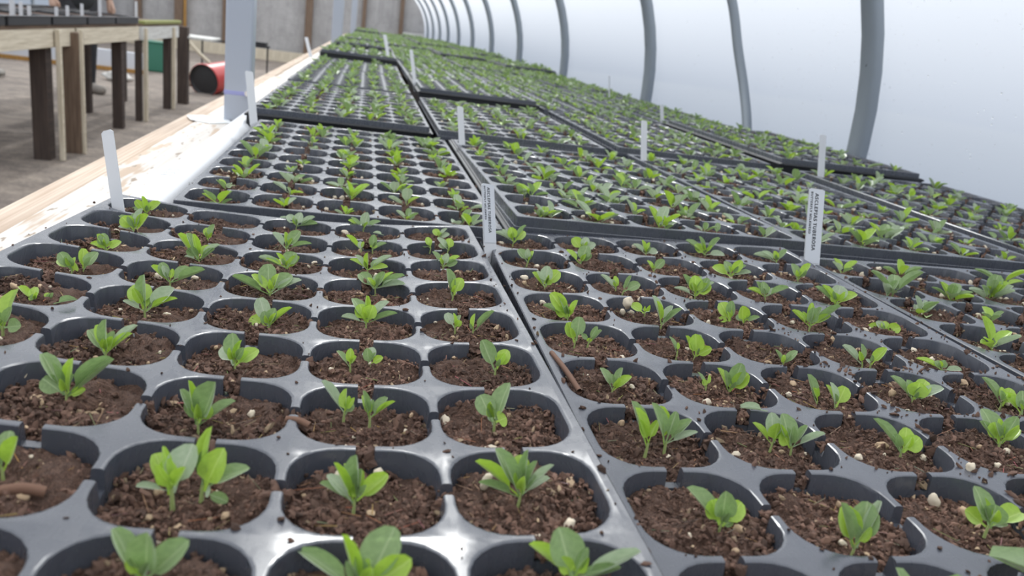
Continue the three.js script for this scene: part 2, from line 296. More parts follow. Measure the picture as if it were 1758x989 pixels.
// [column, row, x of left cell edge, z of back cell edge, height of rims, tilt across, tilt along, twist, sag, turn, in carrier, label]
const TRAYS = [
  ['A', 1, -0.02, 0.188, 0.088, -0.031, 0.048, -0.006, 0.0228, -0.001, 0, 'black cell tray of seedlings with the blank white tag at its back corner'],
  ['B', 1, 5.215, 0.234, 0.043, 0.026, 0.013, -0.0022, 0, -0.021, 0, 'black cell tray with the printed tag turned edge-on at its back corner'],
  ['C', 1, 10.66, 0.45, 0.06, 0.01, 0.01, 0, 0, 0, 0, 'black cell tray with the large readable printed tag at its back corner'],
  ['D', 1, 16.4, 0.6, 0.08, 0.005, 0, 0, 0, 0, 0, 'black cell tray at the near end of the column along the film'],
  ['A', 2, 0.597, -10.694, -0.184, -0.003, 0.002, 0, 0, 0.006, 0, 'black cell tray beside the white plastic pipe'],
  ['B', 2, 5.88, -10.4, 0.02, 0.004, 0.024, 0, 0, 0, 1, 'black cell tray in a deep carrier behind the edge-on printed tag'],
  ['C', 2, 11.12, -10.5, 0.06, 0, 0.01, 0, 0, 0, 0, 'black cell tray behind the large readable printed tag'],
  ['D', 2, 16.7, -10.5, 0.12, 0.01, 0, 0, 0, 0, 0, 'black cell tray against the film, in front of the widest hoop'],
  ['A', 3, 0.17, -22.0, 0.02, 0, 0, 0, 0, 0, 1, 'black cell tray in a carrier right beside the grey post'],
  ['B', 3, 5.55, -21.6, 0.02, 0, 0, 0, 0, 0, 0, 'black cell tray behind the one in the deep carrier'],
  ['C', 3, 11.1, -21.7, 0.1, 0, 0, 0, 0, 0, 0, 'black cell tray behind the grey blank tag on the third column'],
  ['D', 3, 16.72, -22.0, 0.3, 0, 0, 0, 0, 0, 1, 'black cell tray in a carrier at the foot of the widest hoop'],
];
for (let row = 4; row <= 19; row++) for (const [k, col] of ['A', 'B', 'C', 'D'].entries()) {
  const ord = ['', 'first', 'second', 'third', 'fourth', 'fifth', 'sixth', 'seventh', 'eighth', 'ninth', 'tenth', 'eleventh', 'twelfth', 'thirteenth', 'fourteenth', 'fifteenth', 'sixteenth'][row - 3];
  const where = ['column along the plank', 'second column from the plank', 'second column from the film', 'column along the film'][k];
  const raised = (col === 'A' && row === 6) || (col === 'B' && row === 4) || (rnd() < 0.2 && row > 6);
  TRAYS.push([col, row, [0.12, 5.62, 11.15, 16.68][k] + rr(-0.05, 0.05), -0.35 - 10.34 - 11.2 * (row - 2) + rr(-0.15, 0.15), raised ? 0.35 + 0.15 * (col === 'A') : rr(-0.05, 0.1), 0, 0, 0, 0, rr(-0.006, 0.006), raised ? 1 : 0, `far black cell tray, ${ord} beyond the grey post's tray, ${where}`]);
}
for (const [col, row, x, z, h, sx, sz, tw, sag, turn, carrier, label] of TRAYS) {
  const own = !!(sag || tw || sx || sz), near = row <= 3;
  const warp = own ? (u, w) => sx * (u - 2.5) + sz * (w - 5) + tw * (u - 2.5) * (w - 5) + sag * ((u - 2.5) ** 2 - 2) : flat0;
  const t = thing('cell_tray', label, 'plant tray', null, 'black cell trays on the bench');
  const ct = Math.cos(turn), st = Math.sin(turn);
  // turn about the middle of the tray
  const px = x + 2.5 - (2.5 * ct + 5 * PZ * st), pz = z + 5 * PZ - (-2.5 * st + 5 * PZ * ct);
  t.position.copy(W3(px, h, pz)); t.rotation.y = turn;
  part('cell_sheet', own ? finish(mergeVertices(traySheet(warp, true), 1e-6)) : near ? sheetNear : sheetFar, near ? M.plastic : M.plasticFar, t);
  part('rim', own ? finish(trayRim(warp, true)) : near ? rimNear : rimFar, near ? M.plastic : M.plasticFar, t);
  if (carrier) part('carrier', carrierGeo, M.flat, t);
  const T = { col, row, t, x, z, h, warp, own, turn, near, soils: [],
    local: (u, w, y) => new THREE.Vector3(u * P, (y + warp(u, w)) * P, w * PZ * P),
    world(u, w, y) { return this.local(u, w, y).applyAxisAngle(new THREE.Vector3(0, 1, 0), turn).add(t.position); } };
  if (near) {
    const fine = row === 1;
    for (let r = 0; r < 10; r++) for (let c = 0; c < 5; c++) {
      const d = row === 1 && col !== 'C' ? rr(-0.03, 0.04) : rr(-0.05, 0.06);
      const m = part('soil_plug', fine ? pick(soilNear) : pick(soilMid), M.soil, t);
      m.position.copy(T.local(c + 0.5, r + 0.5, SOIL + d)); m.rotation.y = Math.floor(rnd() * 4) * Math.PI / 2;
      m.scale.z = 1; m.userData.depth = SOIL + d; T.soils.push(m);
    }
  } else part('soil', soilFarAll, M.soil, t).userData.kind = 'stuff';
  trays.push(T);
}
const tray = (c, r) => trays.find((t) => t.col === c && t.row === r);
{ // crumbs of peat, coir fibres, perlite
  const m = new THREE.Matrix4(), q = new THREE.Quaternion(), e = new THREE.Euler(), s = new THREE.Vector3(), col = new THREE.Color();
  const inCell = () => { let x, z; do { x = rr(-1, 1); z = rr(-1, 1); } while (Math.abs(x) ** 3.6 + Math.abs(z) ** 3.6 > 0.98); return [x * HA, z * HA]; };
  // height of a soil pad under a point, read from its geometry by nearest vertex of a coarse table
  const table = new Map();
  const heightOn = (mesh, x, z) => {
    const g = mesh.geometry; if (!table.has(g)) { const N = 26, a = new Float32Array(N * N).fill(-1), p = g.attributes.position; for (let i = 0; i < p.count; i++) { const ix = Math.floor((p.getX(i) / P / HA + 1) / 2 * (N - 1) + 0.5), iz = Math.floor((p.getZ(i) / P / HA + 1) / 2 * (N - 1) + 0.5); a[iz * N + ix] = Math.max(a[iz * N + ix], p.getY(i) / P); } for (let pass = 0; pass < 6; pass++) { const b = a.slice(); for (let i = 0; i < N * N; i++) if (b[i] < -0.9) { let m = -1; for (const d of [-1, 1, -N, N, -N - 1, N + 1, 1 - N, N - 1]) if (b[i + d] > m) m = b[i + d]; a[i] = m; } } table.set(g, a); }
    const a = table.get(g), N = 26, c = Math.cos(-mesh.rotation.y), sn = Math.sin(-mesh.rotation.y), lx = x * c + z * sn, lz = -x * sn + z * c;
    const h = a[Math.floor((lz / HA + 1) / 2 * (N - 1) + 0.5) * N + Math.floor((lx / HA + 1) / 2 * (N - 1) + 0.5)]; return h > -0.9 ? h : 0.02;
  };
  const amount = (T) => T.row === 1 ? (T.col === 'C' ? 600 : 1900) : T.row === 2 ? 160 : 50;
  for (const T of trays) if (T.near) {
    const list = [];
    T.soils.forEach((soil, i) => {
      const r = Math.floor(i / 5), c = i % 5, n = amount(T) * (T.row === 1 && r < 3 ? 0.7 : 1);
      const tone = rr(0.75, 1.2);
      for (let k = 0; k < n; k++) { const [x, z] = inCell(), sz = (T.row === 1 ? 0.007 : 0.014) + (T.row === 1 ? 0.022 : 0.035) * rnd() ** 3; list.push([c + 0.5 + x, r + 0.5 + z, soil.userData.depth + heightOn(soil, x, z) - 0.2 * sz, sz, tone]); }
      // soil fallen into the notches and on the webs
      for (const [dx, dz] of [[0.5, 0], [0, 0.5]]) if ((dx && c < 4) || (dz && r < 9)) if (rnd() < 0.6) { const fill = rr(10, 60) * (T.row === 1 ? 1 : 0.3); for (let k = 0; k < fill; k++) list.push([c + 0.5 + dx + rr(-0.05, 0.05), r + 0.5 + dz + rr(-0.05, 0.05), -0.135 + rr(0, 0.1), rr(0.012, 0.035), tone]); }
    });
    const messy = T.col === 'B' && T.row === 1 ? 3800 : T.row === 1 ? 700 : 160;
    for (let k = 0; k < messy; k++) { const right = T.col === 'B' && T.row === 1 && rnd() < 0.75; list.push([right ? rr(2.2, 5.1) : rr(-0.1, 5.1), right ? 2 + 8 * rnd() ** 0.5 : rr(0, 10), 0.004, 0.008 + 0.024 * rnd() ** 2.5, 0.8]); }
    const im = new THREE.InstancedMesh(crumbGeo, M.crumb, list.length);
    list.forEach(([u, w, y, sz, tone], i) => {
      if (y === 0.004) { const fu = Math.abs(((u % 1) + 1) % 1 - 0.5), fw = Math.abs(((w % 1) + 1) % 1 - 0.5); if (u > 0 && u < 5 && w > 0 && w < 10 && fu ** 3.6 + fw ** 3.6 < (HA + 0.012) ** 3.6) sz = 0.0001; }
      e.set(rr(0, 6), rr(0, 6), rr(0, 6)); q.setFromEuler(e); s.set(sz * P * rr(0.7, 2.0), sz * P * rr(0.45, 0.9), sz * P * rr(0.6, 1.3));
      m.compose(T.local(u, w, y), q, s); im.setMatrixAt(i, m);
      const k = tone * rr(0.5, 1.6); im.setColorAt(i, rnd() < 0.03 ? col.setRGB(0.3 * k, 0.22 * k, 0.14 * k) : col.setRGB(0.105 * k, 0.06 * k, 0.043 * k));
    });
    im.name = 'soil_crumbs'; im.userData.kind = 'stuff'; T.t.add(shade(im));
    // fibres
    const fg = new THREE.CylinderGeometry(0.5, 0.35, 1, 4, 1); fg.rotateZ(Math.PI / 2); const nf = T.row === 1 ? 900 : 250, fi = new THREE.InstancedMesh(fg, M.fibre, nf);
    for (let k = 0; k < nf; k++) { const i = Math.floor(rnd() * 50), soil = T.soils[i], [x, z] = inCell(), L = rr(0.05, 0.2), th = rr(0.004, 0.009); e.set(0, rr(0, 6.28), rr(-0.3, 0.3)); q.setFromEuler(e); s.set(L * P, th * P, th * P); m.compose(T.local(i % 5 + 0.5 + x * 0.85, Math.floor(i / 5) + 0.5 + z * 0.85, soil.userData.depth + heightOn(soil, x * 0.85, z * 0.85) + 0.012), q, s); fi.setMatrixAt(k, m); fi.setColorAt(k, col.setRGB(rr(0.15, 0.4), rr(0.1, 0.25), rr(0.06, 0.14))); }
    M.fibre.color.setRGB(1, 1, 1);
    fi.name = 'coir_fibres'; fi.userData.kind = 'stuff'; T.t.add(shade(fi));
    // perlite: single grains in the two nearest trays, loose stuff in the others
    if (T.row === 1 && T.col !== 'C') {
      T.soils.forEach((soil) => { const n = 3 + Math.floor(rnd() * 4); for (let k = 0; k < n; k++) { const [x, z] = inCell(), f = 0.9, sz = 0.014 + 0.03 * rnd() ** 2.2; const g = part('perlite_grain', pick(perliteGeo), rnd() < 0.4 ? M.perliteTan : M.perlite, soil); const cc = Math.cos(-soil.rotation.y), sn = Math.sin(-soil.rotation.y); g.position.set((x * f * cc + z * f * sn) * P, (heightOn(soil, x * f, z * f) + sz * 0.35) * P, (-x * f * sn + z * f * cc) * P); g.rotation.set(rr(0, 6), rr(0, 6), rr(0, 6)); g.scale.set(sz * P * rr(0.8, 1.5), sz * P * 0.8, sz * P); } });
    } else {
      const n = T.row === 1 ? 420 : 260, pi = new THREE.InstancedMesh(perliteGeo[1], M.perlite, n);
      for (let k = 0; k < n; k++) { const i = Math.floor(rnd() * 50), soil = T.soils[i], [x, z] = inCell(), sz = 0.012 + 0.035 * rnd() ** 2; e.set(rr(0, 6), rr(0, 6), rr(0, 6)); q.setFromEuler(e); s.set(sz * P * 1.2, sz * P * 0.8, sz * P); m.compose(T.local(i % 5 + 0.5 + x * 0.9, Math.floor(i / 5) + 0.5 + z * 0.9, soil.userData.depth + heightOn(soil, x * 0.9, z * 0.9) + 0.01), q, s); pi.setMatrixAt(k, m); }
      pi.name = 'perlite'; pi.userData.kind = 'stuff'; T.t.add(shade(pi));
    }
  }
}
// ---------------------------------------------------------------- seedlings
// leaf: grows along +y from its stalk, face towards +z, unit length and unit half-width
function leafGeo(broad, curl, cup, fold, ns = 9, nt = 6) {
  const v = [], uv = [], idx = [];
  for (let i = 0; i <= ns; i++) {
    const s = i === ns ? 1 : i === ns - 1 ? 0.955 : i / ns, b = clamp((s - 0.24) / 0.76), q = Math.pow(b, broad), w = s < 0.24 ? 0.13 : Math.max(0.13 * (1 - b), Math.pow(1 - Math.pow(Math.abs(2 * q - 1), 2.2), 0.52)) * (i === ns ? 0.25 : 1);
    for (let j = 0; j <= nt; j++) { const t = j / nt * 2 - 1; v.push(t * w * 0.5, s - 0.18 * curl * s * s, -curl * 0.42 * s * s + cup * (t * t) * w * 0.16 + fold * Math.abs(t) * w * 0.14); uv.push(j / nt, s); }
  }
  for (let i = 0; i < ns; i++) for (let j = 0; j < nt; j++) { const a = i * (nt + 1) + j, b = a + nt + 1; idx.push(a, a + 1, b, a + 1, b + 1, b); }
  const g = new THREE.BufferGeometry(); g.setAttribute('position', new THREE.Float32BufferAttribute(v, 3)); g.setAttribute('uv', new THREE.Float32BufferAttribute(uv, 2)); g.setIndex(idx); g.computeVertexNormals(); return g;
}
const leaves = [leafGeo(0.8, 0.25, 0.9, 0.3), leafGeo(0.9, 0.1, 0.5, 0.6), leafGeo(0.75, 0.45, 0.7, 0.1), leafGeo(0.85, -0.15, 1.1, 0.2)];
const leafTex = (a, b, vein) => dataTex(64, 128, (u, v) => {
  const d = Math.abs(u - 0.5), side = Math.abs(((v * 7 + d * 5) % 1) - 0.5), n = fbm(u * 6, v * 10, 3);
  let c = mixc(a, b, clamp(0.45 + n * 0.9)); c = mixc(c, vein, 0.75 * sm(0.05, 0.01, d) + 0.22 * sm(0.09, 0.0, side) * sm(0.02, 0.1, d)); return c;
}, true);
const leafMat = (tex, extra) => new THREE.MeshPhysicalMaterial({ map: tex, roughness: 0.92, transmission: 0.44, thickness: 0, clearcoat: 1, clearcoatRoughness: 0.3, side: THREE.DoubleSide, ...extra });
const LM = [
  leafMat(leafTex([0.47, 0.58, 0.34], [0.56, 0.67, 0.42], [0.67, 0.75, 0.54])),
  leafMat(leafTex([0.6, 0.74, 0.2], [0.68, 0.81, 0.27], [0.75, 0.85, 0.42])),
  leafMat(leafTex([0.6, 0.68, 0.54], [0.7, 0.76, 0.63], [0.76, 0.8, 0.68])),  // silver tone: backlit sheen on the leaf tops, painted into a paler colour
];
const stemGeo = new THREE.CylinderGeometry(0.62, 1, 1, 7, 1, true); stemGeo.translate(0, 0.5, 0);
const right = new THREE.Vector3(), up = new THREE.Vector3(), back = new THREE.Vector3(); camera.matrixWorld.extractBasis(right, up, back);
const UPV = new THREE.Vector3(0, 1, 0);
function placeStem(mesh, a, b, r) { const d = b.clone().sub(a), L = d.length(); mesh.position.copy(a); mesh.quaternion.setFromUnitVectors(UPV, d.normalize()); mesh.scale.set(r, L, r); }
function placeLeaf(mesh, a, tip, width, facing) {        // facing: where the upper face looks
  const y = tip.clone().sub(a), L = y.length(); y.normalize(); const z = facing.clone().addScaledVector(y, -facing.dot(y)); if (z.lengthSq() < 1e-6) z.set(0.3, 0.2, 0.9); z.normalize(); const x = y.clone().cross(z);
  mesh.quaternion.setFromRotationMatrix(new THREE.Matrix4().makeBasis(x, y, z)); mesh.position.copy(a); mesh.scale.set(width, L * 1.03, L);
}
const rayDir = (px, py) => new THREE.Vector3((px - 879) / FPX, -(py - 494.5) / FPX, -1).applyMatrix3(new THREE.Matrix3().setFromMatrix4(camera.matrixWorld));
const numWords = ['no', 'one', 'two', 'three', 'four', 'five', 'six', 'seven', 'eight', 'nine', 'ten', 'eleven', 'twelve'];
const anchor = { A1: 'the blank white tag', B1: 'the edge-on printed tag', C1: 'the readable printed tag', A2: 'the pipe end', B2: 'the deep carrier corner', C2: 'the blank grey tag', D2: 'the widest hoop' };
const usedLabels = new Set();
function newSeedling(T, r, c, base, nLeaves) {
  const g = thing('milkweed_seedling', '', 'seedling', base, 'young seedlings in the near trays');
  
  g.userData.label = `${nLeaves > 8 ? 'bushy' : nLeaves > 4 ? 'leafy' : 'sparse'} seedling, ${numWords[Math.min(12, nLeaves)]} leaves, row ${numWords[r + 1]} cell ${numWords[c + 1]} from ${anchor[T.col + T.row]}`;
  if (usedLabels.has(g.userData.label)) g.userData.label = g.userData.label.replace('seedling', 'second seedling'); usedLabels.add(g.userData.label);
  return g;
}
const filled = new Set();
let individuals = 0;
// Seedlings of the two nearest trays: foot of each stem and the tip of every leaf as seen in the photograph.
// tray, [[stem foot x, y], ...], [[leaf tip x, y, width in pixels, tone], ...]
const SEEN = [
  ['A', [[296, 866], [345, 860]], [[260, 792, 27, 1], [286, 772, 12, 1], [291, 793, 28, 1], [318, 774, 40, 2], [351, 744, 16, 1], [382, 774, 36, 1], [414, 802, 28, 0], [238, 838, 10, 2], [361, 845, 15, 2], [384, 863, 15, 0]]],
  ['A', [[245, 1012]], [[188, 925, 27, 0], [222, 949, 11, 1], [262, 924, 40, 0], [306, 944, 36, 0]]],
  ['A', [[5, 818]], [[3, 751, 25, 0], [29, 763, 22, 1], [-14, 780, 20, 0]]],
  ['A', [[607, 876]], [[549, 834, 14, 0], [567, 811, 20, 2], [578, 798, 10, 1], [592, 797, 12, 1], [614, 790, 27, 0], [621, 807, 22, 0], [658, 825, 26, 1], [602, 818, 17, 1]]],
  ['A', [[620, 1032]], [[505, 947, 25, 0], [590, 929, 16, 1], [617, 957, 24, 0], [667, 925, 54, 0], [698, 965, 40, 1], [640, 975, 20, 1]]],
  ['A', [[890, 864]], [[819, 792, 12, 1], [854, 774, 27, 0], [872, 786, 22, 0], [893, 788, 28, 1], [903, 774, 10, 0], [946, 795, 12, 2], [943, 822, 15, 2], [918, 791, 14, 0], [826, 822, 12, 0]]],
  ['A', [[983, 1008]], [[915, 940, 22, 1], [963, 912, 50, 0], [963, 958, 24, 1], [999, 961, 24, 1], [1088, 957, 20, 2], [1060, 966, 16, 0]]],
  ['A', [[114, 692]], [[68, 619, 20, 0], [80, 655, 24, 0], [101, 634, 10, 0], [119, 630, 18, 1], [141, 673, 12, 1], [131, 633, 16, 1], [177, 634, 27, 0], [172, 619, 14, 0]]],
  ['A', [[341, 740]], [[308, 672, 14, 0], [326, 663, 9, 1], [341, 668, 10, 1], [331, 680, 30, 0], [354, 696, 33, 1], [378, 663, 36, 0], [391, 694, 20, 0]]],
  ['A', [[182, 617]], [[149, 572, 18, 0], [167, 562, 15, 1], [187, 556, 19, 0], [221, 565, 15, 2], [220, 577, 13, 1], [196, 582, 12, 1]]],
  ['A', [[404, 635]], [[380, 591, 25, 2], [399, 576, 23, 0], [414, 586, 9, 1], [437, 598, 23, 1], [425, 606, 13, 1]]],
  ['A', [[249, 543]], [[231, 486, 31, 1], [252, 481, 20, 0], [220, 514, 9, 2], [250, 512, 9, 1], [292, 499, 24, 2], [300, 508, 9, 1], [264, 508, 12, 0]]],
  ['A', [[58, 523], [81, 523]], [[32, 499, 10, 1], [53, 508, 8, 1], [60, 508, 8, 0], [55, 494, 12, 1], [80, 504, 9, 1], [86, 506, 7, 0]]],
  ['A', [[5, 577]], [[8, 506, 26, 1], [30, 561, 20, 0], [-10, 540, 20, 0], [2, 545, 9, 1]]],
  ['A', [[461, 569]], [[443, 518, 21, 2], [426, 545, 22, 1], [472, 530, 16, 0], [465, 540, 9, 1], [497, 527, 9, 1], [455, 535, 14, 0]]],
  ['A', [[628, 564]], [[606, 505, 21, 0], [617, 520, 22, 1], [641, 524, 22, 1], [626, 512, 9, 1], [666, 518, 17, 2], [682, 537, 9, 0], [583, 544, 10, 2], [632, 540, 14, 1]]],
  ['A', [[782, 568], [813, 574]], [[765, 538, 14, 2], [780, 537, 6, 1], [792, 551, 10, 1], [788, 538, 10, 0], [814, 538, 8, 1], [849, 537, 9, 0]]],
  ['A', [[602, 635], [635, 632]], [[577, 598, 9, 0], [602, 599, 12, 1], [631, 598, 14, 0], [636, 594, 17, 2], [657, 613, 12, 1]]],
  ['A', [[850, 643]], [[828, 588, 23, 0], [872, 598, 21, 1]]],
  ['A', [[590, 718], [635, 726]], [[550, 663, 14, 2], [592, 668, 14, 1], [627, 671, 10, 0], [603, 691, 15, 0], [624, 679, 14, 1], [632, 686, 8, 1], [662, 689, 16, 0], [676, 690, 8, 1]]],
  ['A', [[848, 741]], [[824, 681, 29, 0], [866, 653, 31, 0], [869, 715, 25, 1], [842, 708, 12, 2]]],
  ['A', [[508, 393]], [[478, 373, 8, 2], [493, 367, 12, 2], [516, 365, 14, 2], [537, 375, 9, 2], [542, 386, 9, 0], [505, 375, 7, 1]]],
  ['A', [[624, 400]], [[597, 377, 9, 1], [604, 369, 7, 0], [632, 367, 14, 2], [651, 374, 11, 0], [626, 381, 7, 1]]],
  ['A', [[753, 412]], [[745, 393, 11, 1], [767, 391, 8, 2], [772, 402, 9, 2]]],
  ['A', [[493, 432]], [[466, 403, 11, 2], [514, 398, 18, 0], [534, 414, 8, 0], [487, 401, 7, 1]]],
  ['A', [[619, 435], [640, 433]], [[594, 407, 8, 1], [618, 413, 8, 2], [643, 403, 12, 0], [662, 415, 9, 0], [643, 418, 11, 1]]],
  ['A', [[738, 431], [768, 433]], [[722, 413, 12, 0], [733, 405, 10, 1], [754, 406, 11, 2], [754, 418, 12, 0], [771, 408, 15, 1]]],
  ['A', [[490, 466]], [[445, 446, 7, 2], [454, 439, 9, 1], [478, 434, 8, 1], [504, 436, 24, 0], [512, 441, 14, 1]]],
  ['A', [[462, 513]], [[455, 455, 25, 0], [436, 467, 15, 1], [407, 480, 9, 0], [496, 471, 23, 0], [512, 474, 17, 2], [475, 470, 13, 1]]],
  ['A', [[632, 468]], [[599, 439, 8, 1], [611, 441, 9, 2], [634, 436, 9, 1], [656, 439, 12, 0], [671, 439, 9, 2], [666, 454, 12, 1]]],
  ['A', [[645, 502]], [[614, 467, 18, 0], [632, 477, 8, 1], [662, 469, 13, 0], [671, 461, 8, 1], [693, 472, 11, 0], [696, 485, 11, 2], [650, 473, 14, 2]]],
  ['A', [[761, 463]], [[742, 431, 10, 0], [760, 436, 7, 1], [769, 435, 11, 2], [788, 439, 10, 1], [785, 449, 12, 0]]],
  ['A', [[776, 517]], [[765, 465, 15, 0], [792, 476, 19, 1]]],
  ['A', [[251, 371]], [[222, 357, 12, 0], [235, 348, 10, 1], [247, 342, 8, 1], [253, 350, 11, 0], [272, 348, 13, 1]]],
  ['A', [[232, 403]], [[203, 376, 10, 0], [205, 386, 9, 2], [215, 376, 18, 1], [228, 369, 12, 0], [245, 365, 13, 2], [258, 375, 16, 1]]],
  ['A', [[182, 433]], [[154, 417, 9, 1], [170, 407, 9, 1], [178, 403, 15, 0], [178, 418, 18, 1], [203, 414, 13, 1]]],
  ['A', [[122, 470], [143, 471]], [[99, 446, 15, 1], [106, 438, 15, 0], [131, 454, 21, 1], [137, 431, 12, 1], [161, 434, 17, 0], [120, 444, 13, 0]]],
  ['A', [[357, 417]], [[354, 392, 11, 1], [367, 389, 10, 0]]],
  ['A', [[343, 456]], [[303, 409, 12, 1], [323, 401, 14, 0], [338, 405, 10, 1], [356, 419, 15, 1], [374, 420, 10, 2], [370, 432, 10, 0], [313, 436, 6, 2], [326, 426, 17, 0]]],
  ['A', [[293, 492]], [[261, 462, 10, 1], [278, 454, 14, 0], [283, 459, 10, 2], [316, 460, 15, 0], [347, 469, 13, 0]]],
  ['B', [[880, 421]], [[849, 395, 9, 2], [862, 394, 9, 2], [877, 390, 15, 1], [901, 393, 17, 1], [903, 386, 7, 0]]],
  ['B', [[904, 455]], [[890, 426, 14, 0], [914, 428, 9, 1], [906, 428, 9, 2]]],
  ['B', [[934, 498]], [[914, 470, 12, 1], [922, 465, 11, 2], [939, 456, 19, 2], [960, 465, 19, 1], [941, 478, 15, 1]]],
  ['B', [[973, 554]], [[933, 520, 13, 0], [946, 503, 23, 1], [963, 504, 11, 0], [974, 536, 18, 1], [992, 518, 10, 1], [955, 526, 17, 1]]],
  ['B', [[986, 595], [1008, 596]], [[976, 556, 23, 1], [995, 544, 21, 0], [1011, 580, 8, 1], [1034, 570, 8, 0], [999, 573, 8, 0]]],
  ['B', [[1049, 678]], [[1036, 628, 16, 0], [1068, 632, 11, 0], [1082, 644, 15, 1]]],
  ['B', [[1108, 779], [1140, 777]], [[1090, 694, 21, 0], [1093, 702, 20, 1], [1126, 688, 21, 0], [1133, 704, 18, 1], [1185, 719, 16, 0], [1192, 734, 11, 2]]],
  ['B', [[1234, 914]], [[1191, 842, 30, 0], [1225, 862, 38, 1], [1240, 845, 30, 0], [1275, 867, 27, 1], [1256, 897, 10, 0]]],
  ['B', [[1462, 953]], [[1452, 884, 33, 1], [1491, 873, 36, 0], [1436, 873, 10, 0], [1513, 882, 11, 2]]],
  ['B', [[1692, 915]], [[1670, 884, 24, 1], [1683, 846, 25, 0], [1701, 873, 30, 0], [1760, 887, 26, 1], [1728, 899, 10, 2]]],
  ['B', [[1323, 769], [1358, 778]], [[1299, 730, 12, 1], [1325, 715, 21, 2], [1332, 729, 25, 1], [1351, 715, 25, 0], [1344, 745, 27, 1], [1358, 734, 10, 0], [1388, 733, 10, 0], [1412, 743, 8, 2]]],
  ['B', [[1545, 787]], [[1514, 725, 15, 0], [1557, 738, 21, 1], [1572, 752, 23, 1], [1587, 761, 19, 2], [1535, 750, 14, 0]]],
  ['B', [[1712, 772]], [[1706, 710, 25, 0], [1711, 731, 30, 1], [1734, 723, 17, 0], [1690, 735, 14, 0], [1745, 738, 14, 1]]],
  ['B', [[1000, 433]], [[984, 410, 17, 1], [1008, 406, 13, 2], [1022, 417, 13, 2]]],
  ['B', [[996, 458]], [[973, 428, 11, 1], [1008, 422, 19, 0], [1015, 437, 11, 0]]],
  ['B', [[1109, 440]], [[1088, 417, 11, 2], [1101, 414, 7, 1], [1114, 416, 7, 1], [1130, 430, 11, 2]]],
  ['B', [[1123, 468]], [[1113, 446, 8, 1], [1139, 448, 13, 0]]],
  ['B', [[1210, 442]], [[1180, 412, 12, 0], [1195, 418, 16, 1], [1200, 407, 8, 0], [1237, 412, 9, 0], [1246, 434, 11, 2]]],
  ['B', [[1255, 479]], [[1227, 456, 16, 1], [1247, 447, 14, 0], [1270, 449, 14, 1], [1282, 454, 9, 0], [1286, 470, 8, 2]]],
  ['B', [[1056, 501], [1068, 505]], [[1033, 471, 9, 2], [1056, 474, 9, 1], [1049, 480, 7, 2], [1085, 476, 7, 0], [1098, 487, 15, 0]]],
  ['B', [[1193, 514]], [[1161, 488, 10, 2], [1173, 475, 10, 0], [1193, 473, 21, 1], [1204, 470, 11, 0], [1215, 481, 14, 0], [1218, 489, 17, 1], [1227, 485, 8, 2]]],
  ['B', [[1314, 515]], [[1288, 494, 10, 1], [1299, 487, 11, 0], [1310, 484, 13, 0], [1338, 493, 10, 2], [1353, 492, 10, 0]]],
  ['B', [[1369, 486]], [[1363, 453, 13, 0], [1389, 457, 11, 1]]],
  ['B', [[1332, 453]], [[1299, 434, 10, 2], [1310, 431, 9, 2], [1328, 432, 9, 1], [1351, 432, 9, 0]]],
  ['B', [[1435, 528]], [[1406, 494, 13, 0], [1416, 490, 10, 1], [1431, 504, 17, 1], [1446, 493, 21, 2], [1469, 504, 15, 1]]],
  ['B', [[1107, 544], [1134, 563]], [[1085, 522, 15, 1], [1122, 510, 14, 2], [1127, 519, 8, 1], [1111, 529, 11, 0], [1153, 525, 11, 2], [1166, 531, 10, 0]]],
  ['B', [[1253, 559], [1277, 559]], [[1241, 519, 24, 1], [1257, 520, 13, 0], [1271, 527, 18, 1], [1235, 548, 11, 1], [1283, 542, 9, 1], [1301, 543, 8, 0], [1269, 540, 15, 0]]],
  ['B', [[1389, 569]], [[1364, 538, 11, 1], [1393, 520, 10, 1], [1394, 530, 15, 0], [1414, 528, 9, 0], [1438, 532, 10, 0], [1421, 543, 11, 1], [1381, 537, 9, 1]]],
  ['B', [[1518, 572]], [[1494, 562, 15, 1], [1520, 552, 11, 1], [1539, 564, 16, 1], [1508, 555, 12, 2]]],
  ['B', [[1162, 612], [1191, 617]], [[1155, 575, 8, 0], [1177, 580, 10, 1], [1193, 574, 22, 1], [1203, 574, 14, 0], [1219, 599, 14, 1]]],
  ['B', [[1345, 632]], [[1335, 601, 6, 0], [1367, 600, 12, 0]]],
  ['B', [[1480, 633], [1494, 632]], [[1452, 600, 15, 2], [1479, 594, 11, 0], [1514, 598, 14, 1], [1489, 617, 6, 2]]],
  ['B', [[1616, 640]], [[1584, 613, 11, 1], [1621, 620, 10, 0], [1645, 634, 8, 2], [1610, 622, 11, 0]]],
  ['B', [[1210, 673], [1249, 678]], [[1204, 637, 7, 0], [1208, 651, 9, 1], [1238, 638, 10, 0], [1238, 632, 14, 1], [1271, 628, 22, 0], [1281, 641, 21, 1], [1259, 641, 19, 1]]],
  ['B', [[1399, 699], [1432, 706]], [[1390, 651, 14, 0], [1425, 661, 13, 1], [1429, 658, 15, 2], [1453, 668, 20, 1]]],
  ['B', [[1566, 694]], [[1541, 652, 17, 0], [1560, 656, 15, 0], [1574, 660, 26, 1], [1598, 655, 21, 1], [1618, 662, 15, 2], [1585, 670, 14, 0]]],
  ['B', [[1715, 704]], [[1701, 655, 18, 0], [1737, 671, 17, 1]]],
  ['B', [[1748, 717]], [[1734, 681, 15, 1], [1757, 678, 22, 0]]],
];
const grow = (g, foot, top, r) => placeStem(part('stem', stemGeo, M.stem, g), foot, top, r);
